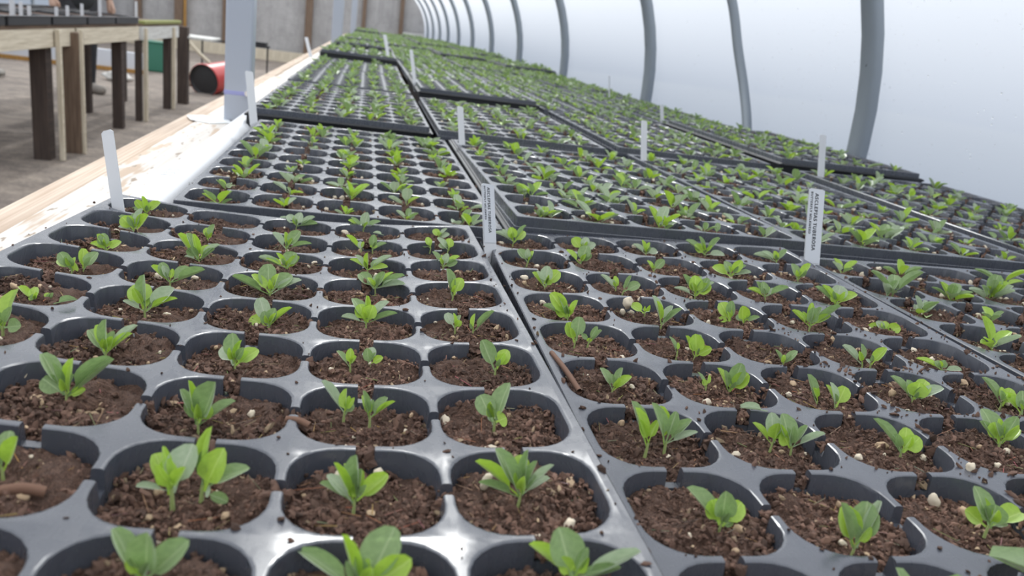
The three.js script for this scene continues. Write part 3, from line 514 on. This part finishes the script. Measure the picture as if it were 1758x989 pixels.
for (const [col, feet, tips] of SEEN) {
  const T = tray(col, 1), o = camera.position;
  const F = feet.map(([px, py]) => {
    const d = rayDir(px, py); let h = T.h - 0.15, p;
    for (let k = 0; k < 6; k++) { p = o.clone().addScaledVector(d, (Y0 + h * P - o.y) / d.y); const u = p.x / P - T.x, w = (p.z / P - T.z) / PZ; h = T.h + T.warp(u, w) + SOIL + 0.05; }
    return { p, u: p.x / P - T.x, w: (p.z / P - T.z) / PZ, px, py };
  });
  const c = clamp(Math.floor(F[0].u), 0, 4), r = clamp(Math.floor(F[0].w), 0, 9);
  filled.add(`${col}1-${r}-${c}`); if (F[1]) filled.add(`${col}1-${clamp(Math.floor(F[1].w), 0, 9)}-${clamp(Math.floor(F[1].u), 0, 4)}`);
  const young = 2 + Math.floor(rnd() * 2), g = newSeedling(T, r, c, F[0].p, tips.length + young); individuals++;
  const scale = F[0].p.distanceTo(o) / FPX * 1.0, tallest = Math.max(...tips.map((t) => feet[0][1] - t[1]));
  const tops = F.map((f) => { const top = f.p.clone().sub(F[0].p); top.addScaledVector(UPV, scale * tallest * 0.23); top.x += rr(-1, 1) * scale * 2; const foot = f.p.clone().sub(F[0].p); foot.y -= 0.002; grow(g, foot, top, clamp(scale * tallest * 0.035, 0.0006, 0.0014)); return top; });
  tips.forEach(([x, y, w, tone], i) => {
    let k = 0; if (F[1] && Math.abs(x - F[1].px) < Math.abs(x - F[0].px)) k = 1;
    const dx = (x - F[k].px) * scale, dy = (F[k].py - y) * scale, len = Math.hypot(dx, dy);
    const tip = F[k].p.clone().sub(F[0].p).addScaledVector(right, dx).addScaledVector(up, dy).addScaledVector(back, (i % 3 - 1) * 0.22 * len + rr(-0.08, 0.08) * len);
    const a = tops[k].clone(); a.y -= scale * tallest * rr(0.02, 0.12); a.addScaledVector(right, Math.sign(dx) * scale * tallest * 0.03).addScaledVector(back, rr(-0.03, 0.03) * scale * tallest);
    const L = tip.distanceTo(a), wide = w * scale, ratio = wide / L;
    const facing = back.clone().multiplyScalar(ratio > 0.4 ? 1 : 0.55).addScaledVector(UPV, 0.55).addScaledVector(right, -Math.sign(dx) * (ratio > 0.4 ? 0.15 : 0.5)).addScaledVector(right, rr(-0.15, 0.15));
    placeLeaf(part('leaf', leaves[Math.floor(rnd() * 4)], LM[tone], g), a, tip, Math.max(wide * 1.18, L * 0.2), facing);
  });
  for (let k = 0; k < young; k++) {     // small young leaves at the heart
    const L = scale * tallest * rr(0.4, 0.6), az = rr(0, 6.28), dir = new THREE.Vector3(Math.cos(az) * 0.45, 0.85, Math.sin(az) * 0.45), a = tops[k % tops.length].clone();
    placeLeaf(part('leaf', leaves[k % 4], LM[k % 2 ? 0 : 1], g), a, a.clone().addScaledVector(dir, L), L * rr(0.26, 0.38), back.clone().addScaledVector(dir, 0.1).addScaledVector(right, rr(-0.5, 0.5)));
  }
}
// a seedling drawn by chance, for cells the photograph shows too small to trace
function chancePlants(size) {           // list of {a, tip, w, tone, facing} and stems, metres, about the cell middle
  const out = { stems: [], leaves: [] }, n = rnd() < 0.42 ? 1 : rnd() < 0.7 ? 2 : 3;
  for (let k = 0; k < n; k++) {
    const fx = k ? rr(-0.2, 0.2) : rr(-0.08, 0.08), fz = k ? rr(-0.15, 0.15) : rr(-0.08, 0.08), H = rr(0.3, 0.62) * size * P, foot = new THREE.Vector3(fx * P, -0.002, fz * P), top = foot.clone().add(new THREE.Vector3(rr(-0.02, 0.02) * P, H * 0.2, rr(-0.02, 0.02) * P));
    out.stems.push([foot, top, 0.0009]);
    const pairs = n === 1 ? 2 + Math.floor(rnd() * 2) : 1 + Math.floor(rnd() * 2); let az = rr(0, 3.14);
    for (let p = 0; p < pairs; p++, az += 1.57 + rr(-0.3, 0.3)) for (const s of [0, Math.PI]) {
      const inner = p / pairs, el = 0.62 + 0.5 * inner + rr(-0.28, 0.25), L = H * (1 - 0.2 * inner) * rr(0.8, 1.15), a = top.clone(); a.y += H * 0.05 * p;
      const dir = new THREE.Vector3(Math.cos(az + s) * Math.cos(el), Math.sin(el), Math.sin(az + s) * Math.cos(el)), tip = a.clone().addScaledVector(dir, L);
      const f = new THREE.Vector3(-Math.cos(az + s) * Math.sin(el), Math.cos(el), -Math.sin(az + s) * Math.sin(el));
      out.leaves.push({ a, tip, w: L * rr(0.34, 0.52), tone: inner > 0.5 || rnd() < 0.3 ? 1 : rnd() < 0.45 ? 2 : 0, f });
    }
  }
  return out;
}
const inView = (p, m = 1) => { const q = p.clone().project(camera); return Math.abs(q.x) < 1.03 * m && Math.abs(q.y) < 1.06 * m && q.z < 1; };
for (const key of ['A1', 'B1', 'C1', 'A2', 'B2', 'C2', 'D2']) {
  const T = tray(key[0], +key[1]);
  for (let r = 9; r >= 0; r--) for (let c = 0; c < 5; c++) {
    if (filled.has(`${key}-${r}-${c}`) || individuals >= 300) continue;
    if (T.row === 1 && T.col === 'A' && r === 0 && c === 1) { filled.add(`${key}-${r}-${c}`); continue; }
    const base = T.world(c + 0.5 + rr(-0.08, 0.08), r + 0.5 + rr(-0.08, 0.08), SOIL + 0.02);
    if (!inView(base)) continue;
    if (rnd() < (T.row === 1 ? 0.05 : 0.03)) { filled.add(`${key}-${r}-${c}`); continue; }
    const pl = chancePlants(T.row === 1 ? 0.82 : 0.7), g = newSeedling(T, r, c, base, pl.leaves.length); individuals++; filled.add(`${key}-${r}-${c}`);
    for (const [a, b, rad] of pl.stems) grow(g, a, b, rad);
    for (const l of pl.leaves) placeLeaf(part('leaf', pick(leaves), LM[l.tone], g), l.a, l.tip, l.w, l.f);
  }
}
{ // every seedling farther off, past the first three hundred
  const lite = leafGeo(0.8, 0.25, 0.9, 0.3, 4, 2), all = new THREE.Group(); all.name = 'far_seedlings';
  all.userData = { kind: 'stuff', label: 'mass of small green seedlings filling the far trays', category: 'seedlings' };
  const kinds = [0, 1, 2, 3, 4, 5].map(() => {
    const pl = chancePlants(0.78), by = [[], [], []], d = new THREE.Object3D();
    for (const l of pl.leaves) { placeLeaf(d, l.a, l.tip, l.w, l.f); d.updateMatrix(); by[l.tone].push(lite.clone().applyMatrix4(d.matrix)); }
    return by;
  });
  const spots = kinds.map(() => []), m = new THREE.Matrix4(), q = new THREE.Quaternion(), e = new THREE.Euler();
  for (const T of trays) for (let r = 0; r < 10; r++) for (let c = 0; c < 5; c++) {
    if (T.row <= 2 && filled.has(`${T.col}${T.row}-${r}-${c}`)) continue;
    const p = T.world(c + 0.5 + rr(-0.08, 0.08), r + 0.5 + rr(-0.08, 0.08), SOIL + 0.03); if (!inView(p, 1.9) || rnd() < 0.04) continue;
    const s = rr(0.8, 1.2) * (T.row > 5 ? 1.25 : 1); e.set(rr(-0.1, 0.1), rr(0, 6.28), rr(-0.1, 0.1)); q.setFromEuler(e); m.compose(p, q, new THREE.Vector3(s, s * rr(0.8, 1.15), s)); spots[Math.floor(rnd() * 6)].push(m.clone());
  }
  kinds.forEach((by, k) => by.forEach((gs, tone) => { if (!gs.length || !spots[k].length) return; const im = new THREE.InstancedMesh(mergeGeometries(gs), LM[tone], spots[k].length); spots[k].forEach((mm, i) => im.setMatrixAt(i, mm)); im.name = 'seedling_leaves'; im.userData.kind = 'stuff'; all.add(shade(im)); }));
  scene.add(all);
}
// loose leaf, bark and pebble lying on the near trays
{
  const lay = (col, px, py, dy = 0.02) => { const T = tray(col, 1), d = rayDir(px, py), o = camera.position; let h = T.h, p; for (let k = 0; k < 5; k++) { p = o.clone().addScaledVector(d, (Y0 + h * P - o.y) / d.y); h = T.h + T.warp(p.x / P - T.x, (p.z / P - T.z) / PZ) + dy; } return p; };
  const leafOn = (col, x0, y0, x1, y1, w, tone, label, dy) => { const a = lay(col, x0, y0, dy), b = lay(col, x1, y1, dy + 0.03), m = solo('fallen_leaf', leaves[0], LM[tone], label, 'leaf', null); placeLeaf(m, a, b, w, new THREE.Vector3(0, 1, 0.3)); };
  leafOn('A', 92, 522, 133, 511, 0.0035, 0, 'grey green leaf fallen over the rim of its cell at the tray edge', 0.03);
  leafOn('B', 1318, 707, 1268, 696, 0.004, 2, 'pale leaf fallen across the web next to a soil-covered notch', 0.0);
  leafOn('A', 659, 404, 640, 398, 0.003, 2, 'small pale leaf fallen on the web by the seam of two trays', 0.02);
  const chip = (col, x0, y0, x1, y1, r, label, dy) => { const a = lay(col, x0, y0, dy), b = lay(col, x1, y1, dy), mid = a.clone().add(b).multiplyScalar(0.5); mid.y += r * 0.6; const g = tube([a, mid, b], r, 6, 10); const m = solo('bark_strip', g, M.bark, label, 'bark'); return m; };
  chip('B', 947, 606, 995, 672, 0.0014, 'long curved brown bark strip lying on the seam rim', 0.0);
  chip('B', 993, 621, 1022, 631, 0.0012, 'short pinkish bark flake on the soil by the long strip', -0.1);
  chip('A', 492, 720, 532, 731, 0.0014, 'curved brown bark strip lying in a notch between cells', -0.02);
  chip('A', 0, 843, 78, 845, 0.0018, 'straight reddish twig on the soil at the tray edge', -0.1);
  const stone = (col, px, py, s, label, dy) => { const m = solo('perlite_lump', pick(perliteGeo), M.perlite, label, 'perlite', lay(col, px, py, dy)); m.scale.set(s * 1.25, s, s); m.rotation.set(rr(0, 6), rr(0, 6), rr(0, 6)); };
  stone('B', 1078, 520, 0.0030, 'large tan lump sitting in the notch above a spreading seedling', 0.0);
  stone('B', 1470, 650, 0.0022, 'orange tan lump on the soil below a small forked seedling', -0.1);
  stone('A', 38, 640, 0.0028, 'orange tan lump on the soil in the edge cell', -0.1);
  stone('B', 1666, 803, 0.0017, 'white grain resting on the web near the right-hand seedling', 0.02);
}
// ---------------------------------------------------------------- plant tags
function tagPrint(lines, w, h) {
  const c = document.createElement('canvas'); c.width = Math.round(w * 4000 * 3); c.height = Math.round(h * 4000 * 3); const x = c.getContext('2d');
  x.fillStyle = '#c6c9cf'; x.fillRect(0, 0, c.width, c.height); x.fillStyle = '#1c1f26'; x.translate(c.width, 0); x.rotate(Math.PI / 2);
  for (const [txt, at, size, from, len] of lines) { x.font = `900 ${Math.round(size * c.width)}px sans-serif`; x.textBaseline = 'middle'; const wd = x.measureText(txt).width; x.save(); x.translate(from * c.height, at * c.width); x.scale(len * c.height / wd, 1); x.fillText(txt, 0, 0); x.restore(); }
  const t = new THREE.CanvasTexture(c); t.colorSpace = THREE.SRGBColorSpace; return t;
}
// foot and top as seen in the photograph; y is the rim or soil height the tag stands in
function plantTag(label, foot, top, fh, width, turn, lines) {
  const o = camera.position, d = rayDir(...foot), p = o.clone().addScaledVector(d, (Y0 + fh * P - o.y) / d.y), s = p.distanceTo(o) / FPX;
  const tip = p.clone().addScaledVector(right, (top[0] - foot[0]) * s).addScaledVector(up, (foot[1] - top[1]) * s), L = tip.distanceTo(p);
  const g = thing('plant_tag', label, 'plant tag', p);
  const y = tip.clone().sub(p).normalize(), z0 = back.clone().applyAxisAngle(UPV, turn), z = z0.addScaledVector(y, -z0.dot(y)).normalize(), x = y.clone().cross(z);
  g.quaternion.setFromRotationMatrix(new THREE.Matrix4().makeBasis(x, y, z));
  const hw = width / 2, below = 0.02, sh = new THREE.Shape([[-hw, -below * 0.4], [-hw * 0.3, -below], [hw * 0.3, -below], [hw, -below * 0.4], [hw, L - 0.0015], [hw - 0.002, L], [-hw + 0.002, L], [-hw, L - 0.0015]].map(([a, b]) => new THREE.Vector2(a, b)));
  const eg = new THREE.ExtrudeGeometry(sh, { depth: 0.0007, bevelEnabled: false }); eg.translate(0, 0, -0.00035); part('blade', eg, M.whiteTag, g);
  if (lines) { const pg = new THREE.PlaneGeometry(width * 0.98, L * 0.98); pg.translate(0, L * 0.5, 0.0006); part('print', pg, phys([1, 1, 1], 0.5, { map: tagPrint(lines, width, L) }), g); }
}
const PRINT = [['ASCLEPIAS TUBEROSA', 0.5, 0.3, 0.05, 0.78], ['BUTTERFLY MILKWEED', 0.82, 0.2, 0.03, 0.58]];
plantTag('blank white plant tag leaning outward at the tray corner by the plank', [204, 364], [186, 239], -0.08, 0.0098, -0.3);
plantTag('readable white plant tag printed in capitals, standing at the seam of two trays', [1393, 453], [1402, 333], 0.0, 0.0152, 0.28, PRINT);
plantTag('printed plant tag turned almost edge-on at the tray corner', [841, 418], [837, 316], 0.0, 0.0152, 1.02, PRINT);
plantTag('blank grey plant tag standing beyond the readable printed tag', [1105, 274], [1106, 209], 0.05, 0.0125, 0.7);
plantTag('plain plant tag standing in front of the foot of the widest hoop', [1409, 302], [1413, 237], 0.1, 0.0145, 0.5);
plantTag('thin white plant tag leaning beside the grey post', [435, 204], [428, 128], -0.1, 0.012, 0.9);
plantTag('narrow grey plant tag at the far corner of the deep carrier tray', [793, 243], [790, 184], 0.0, 0.012, 0.9);
plantTag('very thin plant tag standing out against the film', [1046, 162], [1046, 131], 0.3, 0.014, 1.2);
plantTag('small grey plant tag among the seedlings near the second hoop', [1137, 208], [1136, 182], 0.1, 0.014, 0.8);
plantTag('white plant tag standing at the plank edge past the grey post', [533, 95], [526, 66], -1.0, 0.016, 0.5);
plantTag('long white plant tag rising from the distant seedlings', [668, 108], [661, 62], 0.1, 0.014, 0.7);
plantTag('slim grey plant tag in the distant middle of the trays', [713, 150], [706, 88], 0.1, 0.011, 0.9);

// ---------------------------------------------------------------- the bench across the aisle and what stands round it
{
  const X = -29 * P, yT = Y0 - 2.35 * P, yB = Y0 - 4.2 * P, ap = yT - yB, zA = -58 * P, zB = -112.3 * P, D = 1.0;
  const t = thing('aisle_bench', 'wooden bench with pale apron boards and dark legs across the aisle', 'bench', new THREE.Vector3());
  const leg = (x, z, w, m) => part('leg', boxUV(box(w, yT - 0.02, w, x, (yT - 0.02) / 2, z)), m, t);
  part('apron', boxUV(box(0.03, ap, (zA - -86.4 * P), X, (yT + yB) / 2, (zA + -86.4 * P) / 2)), M.woodPale, t);
  part('apron', boxUV(box(0.03, ap, (-87.2 + 112.3) * -P * -1, X, (yT + yB) / 2, (-87.2 - 112.3) / 2 * P)), M.woodPale, t);
  part('apron', boxUV(box(0.03, ap, zA - zB, X - D, (yT + yB) / 2, (zA + zB) / 2)), M.woodPale, t);
  leg(X - 0.06, -80.4 * P, 0.085, M.woodDark); leg(X + 0.005, -85.9 * P, 0.1, M.woodBrown); leg(X - 0.05, -106.5 * P, 0.068, M.woodDark); leg(X - D + 0.03, -70 * P, 0.085, M.woodDark); leg(X - D + 0.03, -86 * P, 0.085, M.woodDark); leg(X - D + 0.03, -108 * P, 0.085, M.woodDark);
  part('brace', boxUV(box(0.025, yT, 0.03, X + 0.035, yT / 2, -80.3 * P)), M.woodPale, t); part('brace', boxUV(box(0.02, yT, 0.02, X + 0.066, yT / 2, -85.3 * P)), M.woodPale, t);
  for (let k = 0; k < 7; k++) part('slat', boxUV(box(0.11, 0.02, zA - zB, X - 0.05 - k * 0.15, yT + 0.01, (zA + zB) / 2)), M.woodBrown, t);
  // trays on it
  const open = mergeGeometries([box(0.27, 0.045, 0.012, 0, 0.0225, 0.262), box(0.27, 0.045, 0.012, 0, 0.0225, -0.262), box(0.012, 0.045, 0.53, 0.135, 0.0225, 0), box(0.012, 0.045, 0.53, -0.135, 0.0225, 0), box(0.27, 0.008, 0.53, 0, 0.004, 0), box(0.29, 0.006, 0.016, 0, 0.044, 0.27), box(0.016, 0.006, 0.56, 0.141, 0.044, 0)].map((g) => g.index ? g.toNonIndexed() : g));
  const fill = new THREE.BoxGeometry(0.255, 0.03, 0.51); fill.translate(0, 0.018, 0);
  for (let k = 0; k < 5; k++) for (let j = 0; j < 2; j++) {
    const s = thing('flat_tray', `black shallow tray on the aisle bench, ${numWords[k + 1]} from its open end, ${j ? 'inner' : 'aisle'} row`, 'plant tray', new THREE.Vector3(X - 0.12 - j * 0.34, yT + 0.021, zB + 0.3 + k * 0.56));
    part('tray_body', open, M.flat, s); part('soil', fill, M.soil, s);
  }
  let tagNo = 0;
  for (const [px, py, ty] of [[20, 24, 0], [23, 22, 3], [36, 20, 2], [50, 16, 3], [97, 24, 12], [116, 26, 12], [141, 28, 11], [172, 32, 6], [234, 38, 16]]) {
    const d = rayDir(px, py + 2), o = camera.position, k = (X - 0.05 - o.x) / d.x, p = o.clone().addScaledVector(d, k), s = p.distanceTo(o) / FPX;
    const L = (py - ty) * s + 0.02; const b = box(0.018, L, 0.002, 0, L / 2, 0, 0.0005); p.y = yT + 0.04;
    solo('plant_tag', b, M.whiteTag, `white plant tag on the aisle bench, ${['first', 'second', 'third', 'fourth', 'fifth', 'sixth', 'seventh', 'eighth', 'ninth'][tagNo++]} counted towards the mossy bench`, 'plant tag', p, 'tags on the aisle bench');
  }
}
{ // second bench, mossy
  const X = -29 * P, yT = Y0 - 2.4 * P, yB = Y0 - 4.3 * P, zA = -114.5 * P, zB = -137 * P;
  const t = thing('mossy_bench', 'short bench with white apron and moss along its edge, beyond the aisle bench', 'bench', new THREE.Vector3());
  part('apron', boxUV(box(0.03, yT - yB, zA - zB, X, (yT + yB) / 2, (zA + zB) / 2)), M.woodWhite, t);
  for (let k = 0; k < 4; k++) part('slat', boxUV(box(0.12, 0.02, zA - zB, X - 0.05 - k * 0.15, yT + 0.01, (zA + zB) / 2)), M.woodBrown, t);
  const moss = box(0.05, 0.03, zA - zB + 0.06, X, yT + 0.03, (zA + zB) / 2 - 0.03, 0.012); part('moss', moss, std([0.24, 0.25, 0.09], 0.95), t);
  for (const [x, z, w, m] of [[X - 0.03, -115.2, 0.045, M.woodDark], [X + 0.02, -115.2, 0.03, M.woodPale], [X - 0.03, -132.6, 0.06, M.woodDark], [X + 0.02, -132.6, 0.03, M.woodPale], [X, -141.8, 0.09, M.woodDark], [X - 0.45, -118, 0.07, M.woodDark], [X - 0.45, -136, 0.07, M.woodDark]]) part('leg', boxUV(box(w, yT - 0.01, w, x, (yT - 0.01) / 2, z * P)), m, t);
  part('shelf_board', boxUV(box(0.3, 0.02, 0.5, X + 0.1, yT - 0.1, -146 * P)), M.woodWhite, t);
}
{ // green panel, low wall, tub, stick and sacks
  const g = thing('green_bin', 'dull green square bin under the mossy bench', 'bin', new THREE.Vector3(-47.4 * P, 0, -200 * P));
  part('bin_body', box(0.25, 0.36, 0.25, 0, 0.18, 0, 0.02), phys([0.035, 0.16, 0.105], 0.5), g); part('rim', box(0.27, 0.025, 0.27, 0, 0.36, 0, 0.01), phys([0.035, 0.16, 0.105], 0.5), g);
  const w = thing('low_bed', 'low bed lined with white sheeting above a yellow wooden rail', 'raised bed', new THREE.Vector3(-64 * P, 0, -189 * P));
  part('sheet', box(2.1, 0.2, 0.06, -0.2, 0.14, 0, 0.01), phys([0.6, 0.62, 0.66], 0.6), w); part('rail', boxUV(box(2.2, 0.045, 0.09, -0.2, 0.022, 0.02)), M.woodYellow, w);
  const tub = thing('red_drum', 'round red plastic drum lying on its side with a black end', 'drum', new THREE.Vector3(-27.6 * P, 0.165, -166 * P)); tub.rotation.set(0.12, -0.38, 0);
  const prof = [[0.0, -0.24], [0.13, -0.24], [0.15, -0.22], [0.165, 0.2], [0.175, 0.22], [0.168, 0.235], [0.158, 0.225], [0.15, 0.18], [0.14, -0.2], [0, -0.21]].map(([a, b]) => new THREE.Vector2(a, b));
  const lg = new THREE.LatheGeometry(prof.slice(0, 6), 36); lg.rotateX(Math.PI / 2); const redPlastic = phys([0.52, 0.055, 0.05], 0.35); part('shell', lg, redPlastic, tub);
  const ig = new THREE.LatheGeometry([[0, 0.215], [0.06, 0.214], [0.13, 0.205], [0.15, 0.2], [0.158, 0.222], [0.166, 0.228]].map(([a, b]) => new THREE.Vector2(a, b)), 36); ig.rotateX(Math.PI / 2); part('end_disc', ig, phys([0.025, 0.024, 0.025], 0.6), tub);  // black domed disc closing the drum end
  const st = tube([new THREE.Vector3(0, 0, 0), new THREE.Vector3(0.1, -0.1, 0), new THREE.Vector3(0.22, -0.2, 0)], 0.018, 10, 6);
  solo('wooden_stick', st, M.woodPale, 'pale round wooden stick leaning above the red drum', 'stick', new THREE.Vector3(-32.2 * P, 0.53, -161.0 * P));
  const stake = boxUV(box(0.05, 0.75, 0.035, 0, 0.375, 0)); const ys = solo('wooden_stake', stake, M.woodYellow, 'yellow wooden stake leaning at the near end of the aisle bench', 'stake', new THREE.Vector3(-1.4, 0.0, -3.0)); ys.rotation.z = 0.08;
  const ys2 = solo('wooden_stake', boxUV(box(0.04, 0.9, 0.04, 0, 0.45, 0)), M.woodYellow, 'yellow wooden upright standing behind the trays of the aisle bench', 'stake', new THREE.Vector3(-2.75, 0, -5.7));
  const sack = (x, z, s, label, c) => { const q = lump(13 + s * 40, 2); q.scale(s * 1.5, s * 0.7, s); const m = solo('sack', q, std(c, 0.9), label, 'sack', new THREE.Vector3(x * P, s * 0.5, z * P)); return m; };
  sack(-47.5, -168, 0.09, 'small crumpled white sack on the floor behind the bench legs', [0.62, 0.6, 0.56]);
  sack(-32.5, -176, 0.12, 'tan crumpled sack on the floor beside the red drum', [0.42, 0.35, 0.27]);
  sack(-66, -150, 0.13, 'grey crumpled sack under the aisle bench', [0.3, 0.28, 0.25]);
  const trolley = thing('steel_rack', 'low dark metal rack behind the red drum', 'rack', new THREE.Vector3(-32 * P, 0, -205 * P));
  part('top_bar', box(0.9, 0.02, 0.02, 0.1, 0.46, 0), M.flat, trolley); part('box', box(0.42, 0.07, 0.2, 0.3, 0.48, 0), M.flat, trolley); for (const x of [-0.3, 0.12, 0.52]) part('leg', box(0.02, 0.46, 0.02, x, 0.23, 0), M.flat, trolley);
}
// ---------------------------------------------------------------- the person behind the aisle bench
{
  const cap = (list, x, y, z) => { let d = 1e9; for (const [ax, ay, az, bx, by, bz, ra, rb, k] of list) { const px = x - ax, py = y - ay, pz = z - az, dx = bx - ax, dy = by - ay, dz = bz - az, t = clamp((px * dx + py * dy + pz * dz) / (dx * dx + dy * dy + dz * dz + 1e-9)); const e = Math.hypot(px - dx * t, py - dy * t, pz - dz * t) - (ra + (rb - ra) * t), kk = k ?? 0.03, h = clamp(0.5 + 0.5 * (d - e) / kk); d = d * (1 - h) + e * h - kk * h * (1 - h); } return d; };
  function body(list, c, half, res) {
    const mc = new MarchingCubes(res, M.flat, false, false, 120000); mc.isolation = 0; 
    for (let k = 0; k < res; k++) for (let j = 0; j < res; j++) for (let i = 0; i < res; i++) { const f = (n) => (n - res / 2) / (res / 2); mc.field[i + j * res + k * res * res] = -cap(list, c[0] + f(i) * half, c[1] + f(j) * half, c[2] + f(k) * half); }
    mc.update(); const n = mc.count ?? mc.geometry.drawRange.count;
    const g = new THREE.BufferGeometry(); g.setAttribute('position', new THREE.BufferAttribute(mc.positionArray.slice(0, n * 3), 3)); g.setAttribute('normal', new THREE.BufferAttribute(mc.normalArray.slice(0, n * 3), 3)); g.scale(half, half, half); g.translate(...c); return g;
  }
  const skin = std([0.42, 0.27, 0.2], 0.6), dark = std([0.03, 0.031, 0.036], 0.85), jacket = std([0.026, 0.03, 0.033], 0.8), shoe = std([0.3, 0.27, 0.24], 0.8);
  const t = thing('person', 'person in dark clothes standing behind the aisle bench, hand lowered', 'person', new THREE.Vector3(-46.5 * P, 0, -142 * P)); t.rotation.y = 0.9;
  const hand = (s) => { const x = s * 0.27, y = 0.82, z = 0.09, r = [[x, y, z, x, y - 0.07, z + 0.02, 0.03, 0.036, 0.015]]; for (let k = 0; k < 4; k++) { const fz = z - 0.012 + k * 0.019, len = [0.06, 0.072, 0.078, 0.066][k]; r.push([x, y - 0.08, fz, x - s * 0.008, y - 0.08 - len * 0.55, fz + 0.006, 0.0095, 0.009, 0.006], [x - s * 0.008, y - 0.08 - len * 0.55, fz + 0.006, x - s * 0.026, y - 0.08 - len, fz + 0.008, 0.009, 0.0075, 0.006]); } r.push([x, y - 0.02, z + 0.035, x - s * 0.012, y - 0.055, z + 0.065, 0.013, 0.011, 0.008], [x - s * 0.012, y - 0.055, z + 0.065, x - s * 0.02, y - 0.085, z + 0.066, 0.011, 0.009, 0.006]); return r; };
  const frame = [[0, 0.95, 0, 0, 1.3, 0.0, 0.13, 0.15, 0.06], [-0.13, 1.38, 0, 0.13, 1.38, 0, 0.07, 0.07, 0.06], [0, 1.38, 0, 0, 1.52, 0.02, 0.055, 0.05, 0.03]];
  const arms = (f) => [-1, 1].flatMap((s) => [[s * 0.18, 1.38, 0, s * 0.25, 1.1, -0.02, 0.055 * f, 0.045 * f, 0.03], [s * 0.25, 1.1, -0.02, s * 0.27, 0.84, 0.08, 0.043 * f, 0.031 * f, 0.02]]);
  const legs = (f) => [-1, 1].flatMap((s) => [[s * 0.085, 0.92, 0, s * 0.1, 0.5, 0.03, 0.088 * f, 0.06 * f, 0.03], [s * 0.1, 0.5, 0.03, s * 0.11, 0.08, 0, 0.058 * f, 0.042 * f, 0.02]]);
  const head = [[0, 1.6, 0.03, 0, 1.68, 0.01, 0.072, 0.092, 0.03], [0, 1.56, 0.06, 0, 1.58, 0.07, 0.045, 0.04, 0.03], [0, 1.62, 0.1, 0, 1.595, 0.118, 0.01, 0.014, 0.012], [-0.085, 1.63, 0.005, -0.09, 1.6, 0.0, 0.016, 0.012, 0.008], [0.085, 1.63, 0.005, 0.09, 1.6, 0.0, 0.016, 0.012, 0.008]];
  const whole = mergeGeometries([body([...frame, ...arms(1), ...legs(1)], [0, 0.8, 0], 0.86, 72), body([...head, [0, 1.44, 0, 0, 1.55, 0.02, 0.052, 0.05, 0.02]], [0, 1.6, 0.02], 0.2, 48), body(hand(1), [0.26, 0.76, 0.1], 0.13, 44), body(hand(-1), [-0.26, 0.76, 0.1], 0.13, 44)]);
  const b = part('body', whole, skin, t);
  part('hair', body([[0, 1.69, -0.015, 0, 1.72, 0.0, 0.1, 0.085, 0.03], [0, 1.62, -0.05, 0, 1.68, -0.03, 0.07, 0.09, 0.03]], [0, 1.68, 0], 0.2, 36), std([0.05, 0.035, 0.025], 0.7), t);
  part('eyes', mergeGeometries([-1, 1].map((s) => { const e = new THREE.SphereGeometry(0.009, 10, 8); e.translate(s * 0.031, 1.635, 0.098); return e; })), std([0.05, 0.04, 0.035], 0.3), t);
  part('trousers', body([...legs(1.22), [0, 0.9, 0, 0, 1.0, 0, 0.15, 0.145, 0.05]], [0, 0.55, 0], 0.66, 60), dark, t);
  part('jacket', body([[0, 0.86, 0, 0, 1.3, 0.0, 0.165, 0.17, 0.06], [-0.14, 1.38, 0, 0.14, 1.38, 0, 0.085, 0.085, 0.06], ...arms(1.3).map((a, i) => i % 2 ? [a[0], a[1], a[2], a[3], a[4] + 0.03, a[5] - 0.01, a[6], a[7] * 1.1, 0.02] : a)], [0, 1.12, 0], 0.46, 56), jacket, t);
  for (const s of [-1, 1]) { const g = body([[s * 0.11, 0.045, -0.04, s * 0.12, 0.04, 0.16, 0.046, 0.04, 0.02], [s * 0.11, 0.08, -0.02, s * 0.11, 0.05, 0.02, 0.045, 0.05, 0.02]], [s * 0.115, 0.06, 0.06], 0.18, 32); part('shoe', g, shoe, t); }
}
renderer.render(scene, camera);
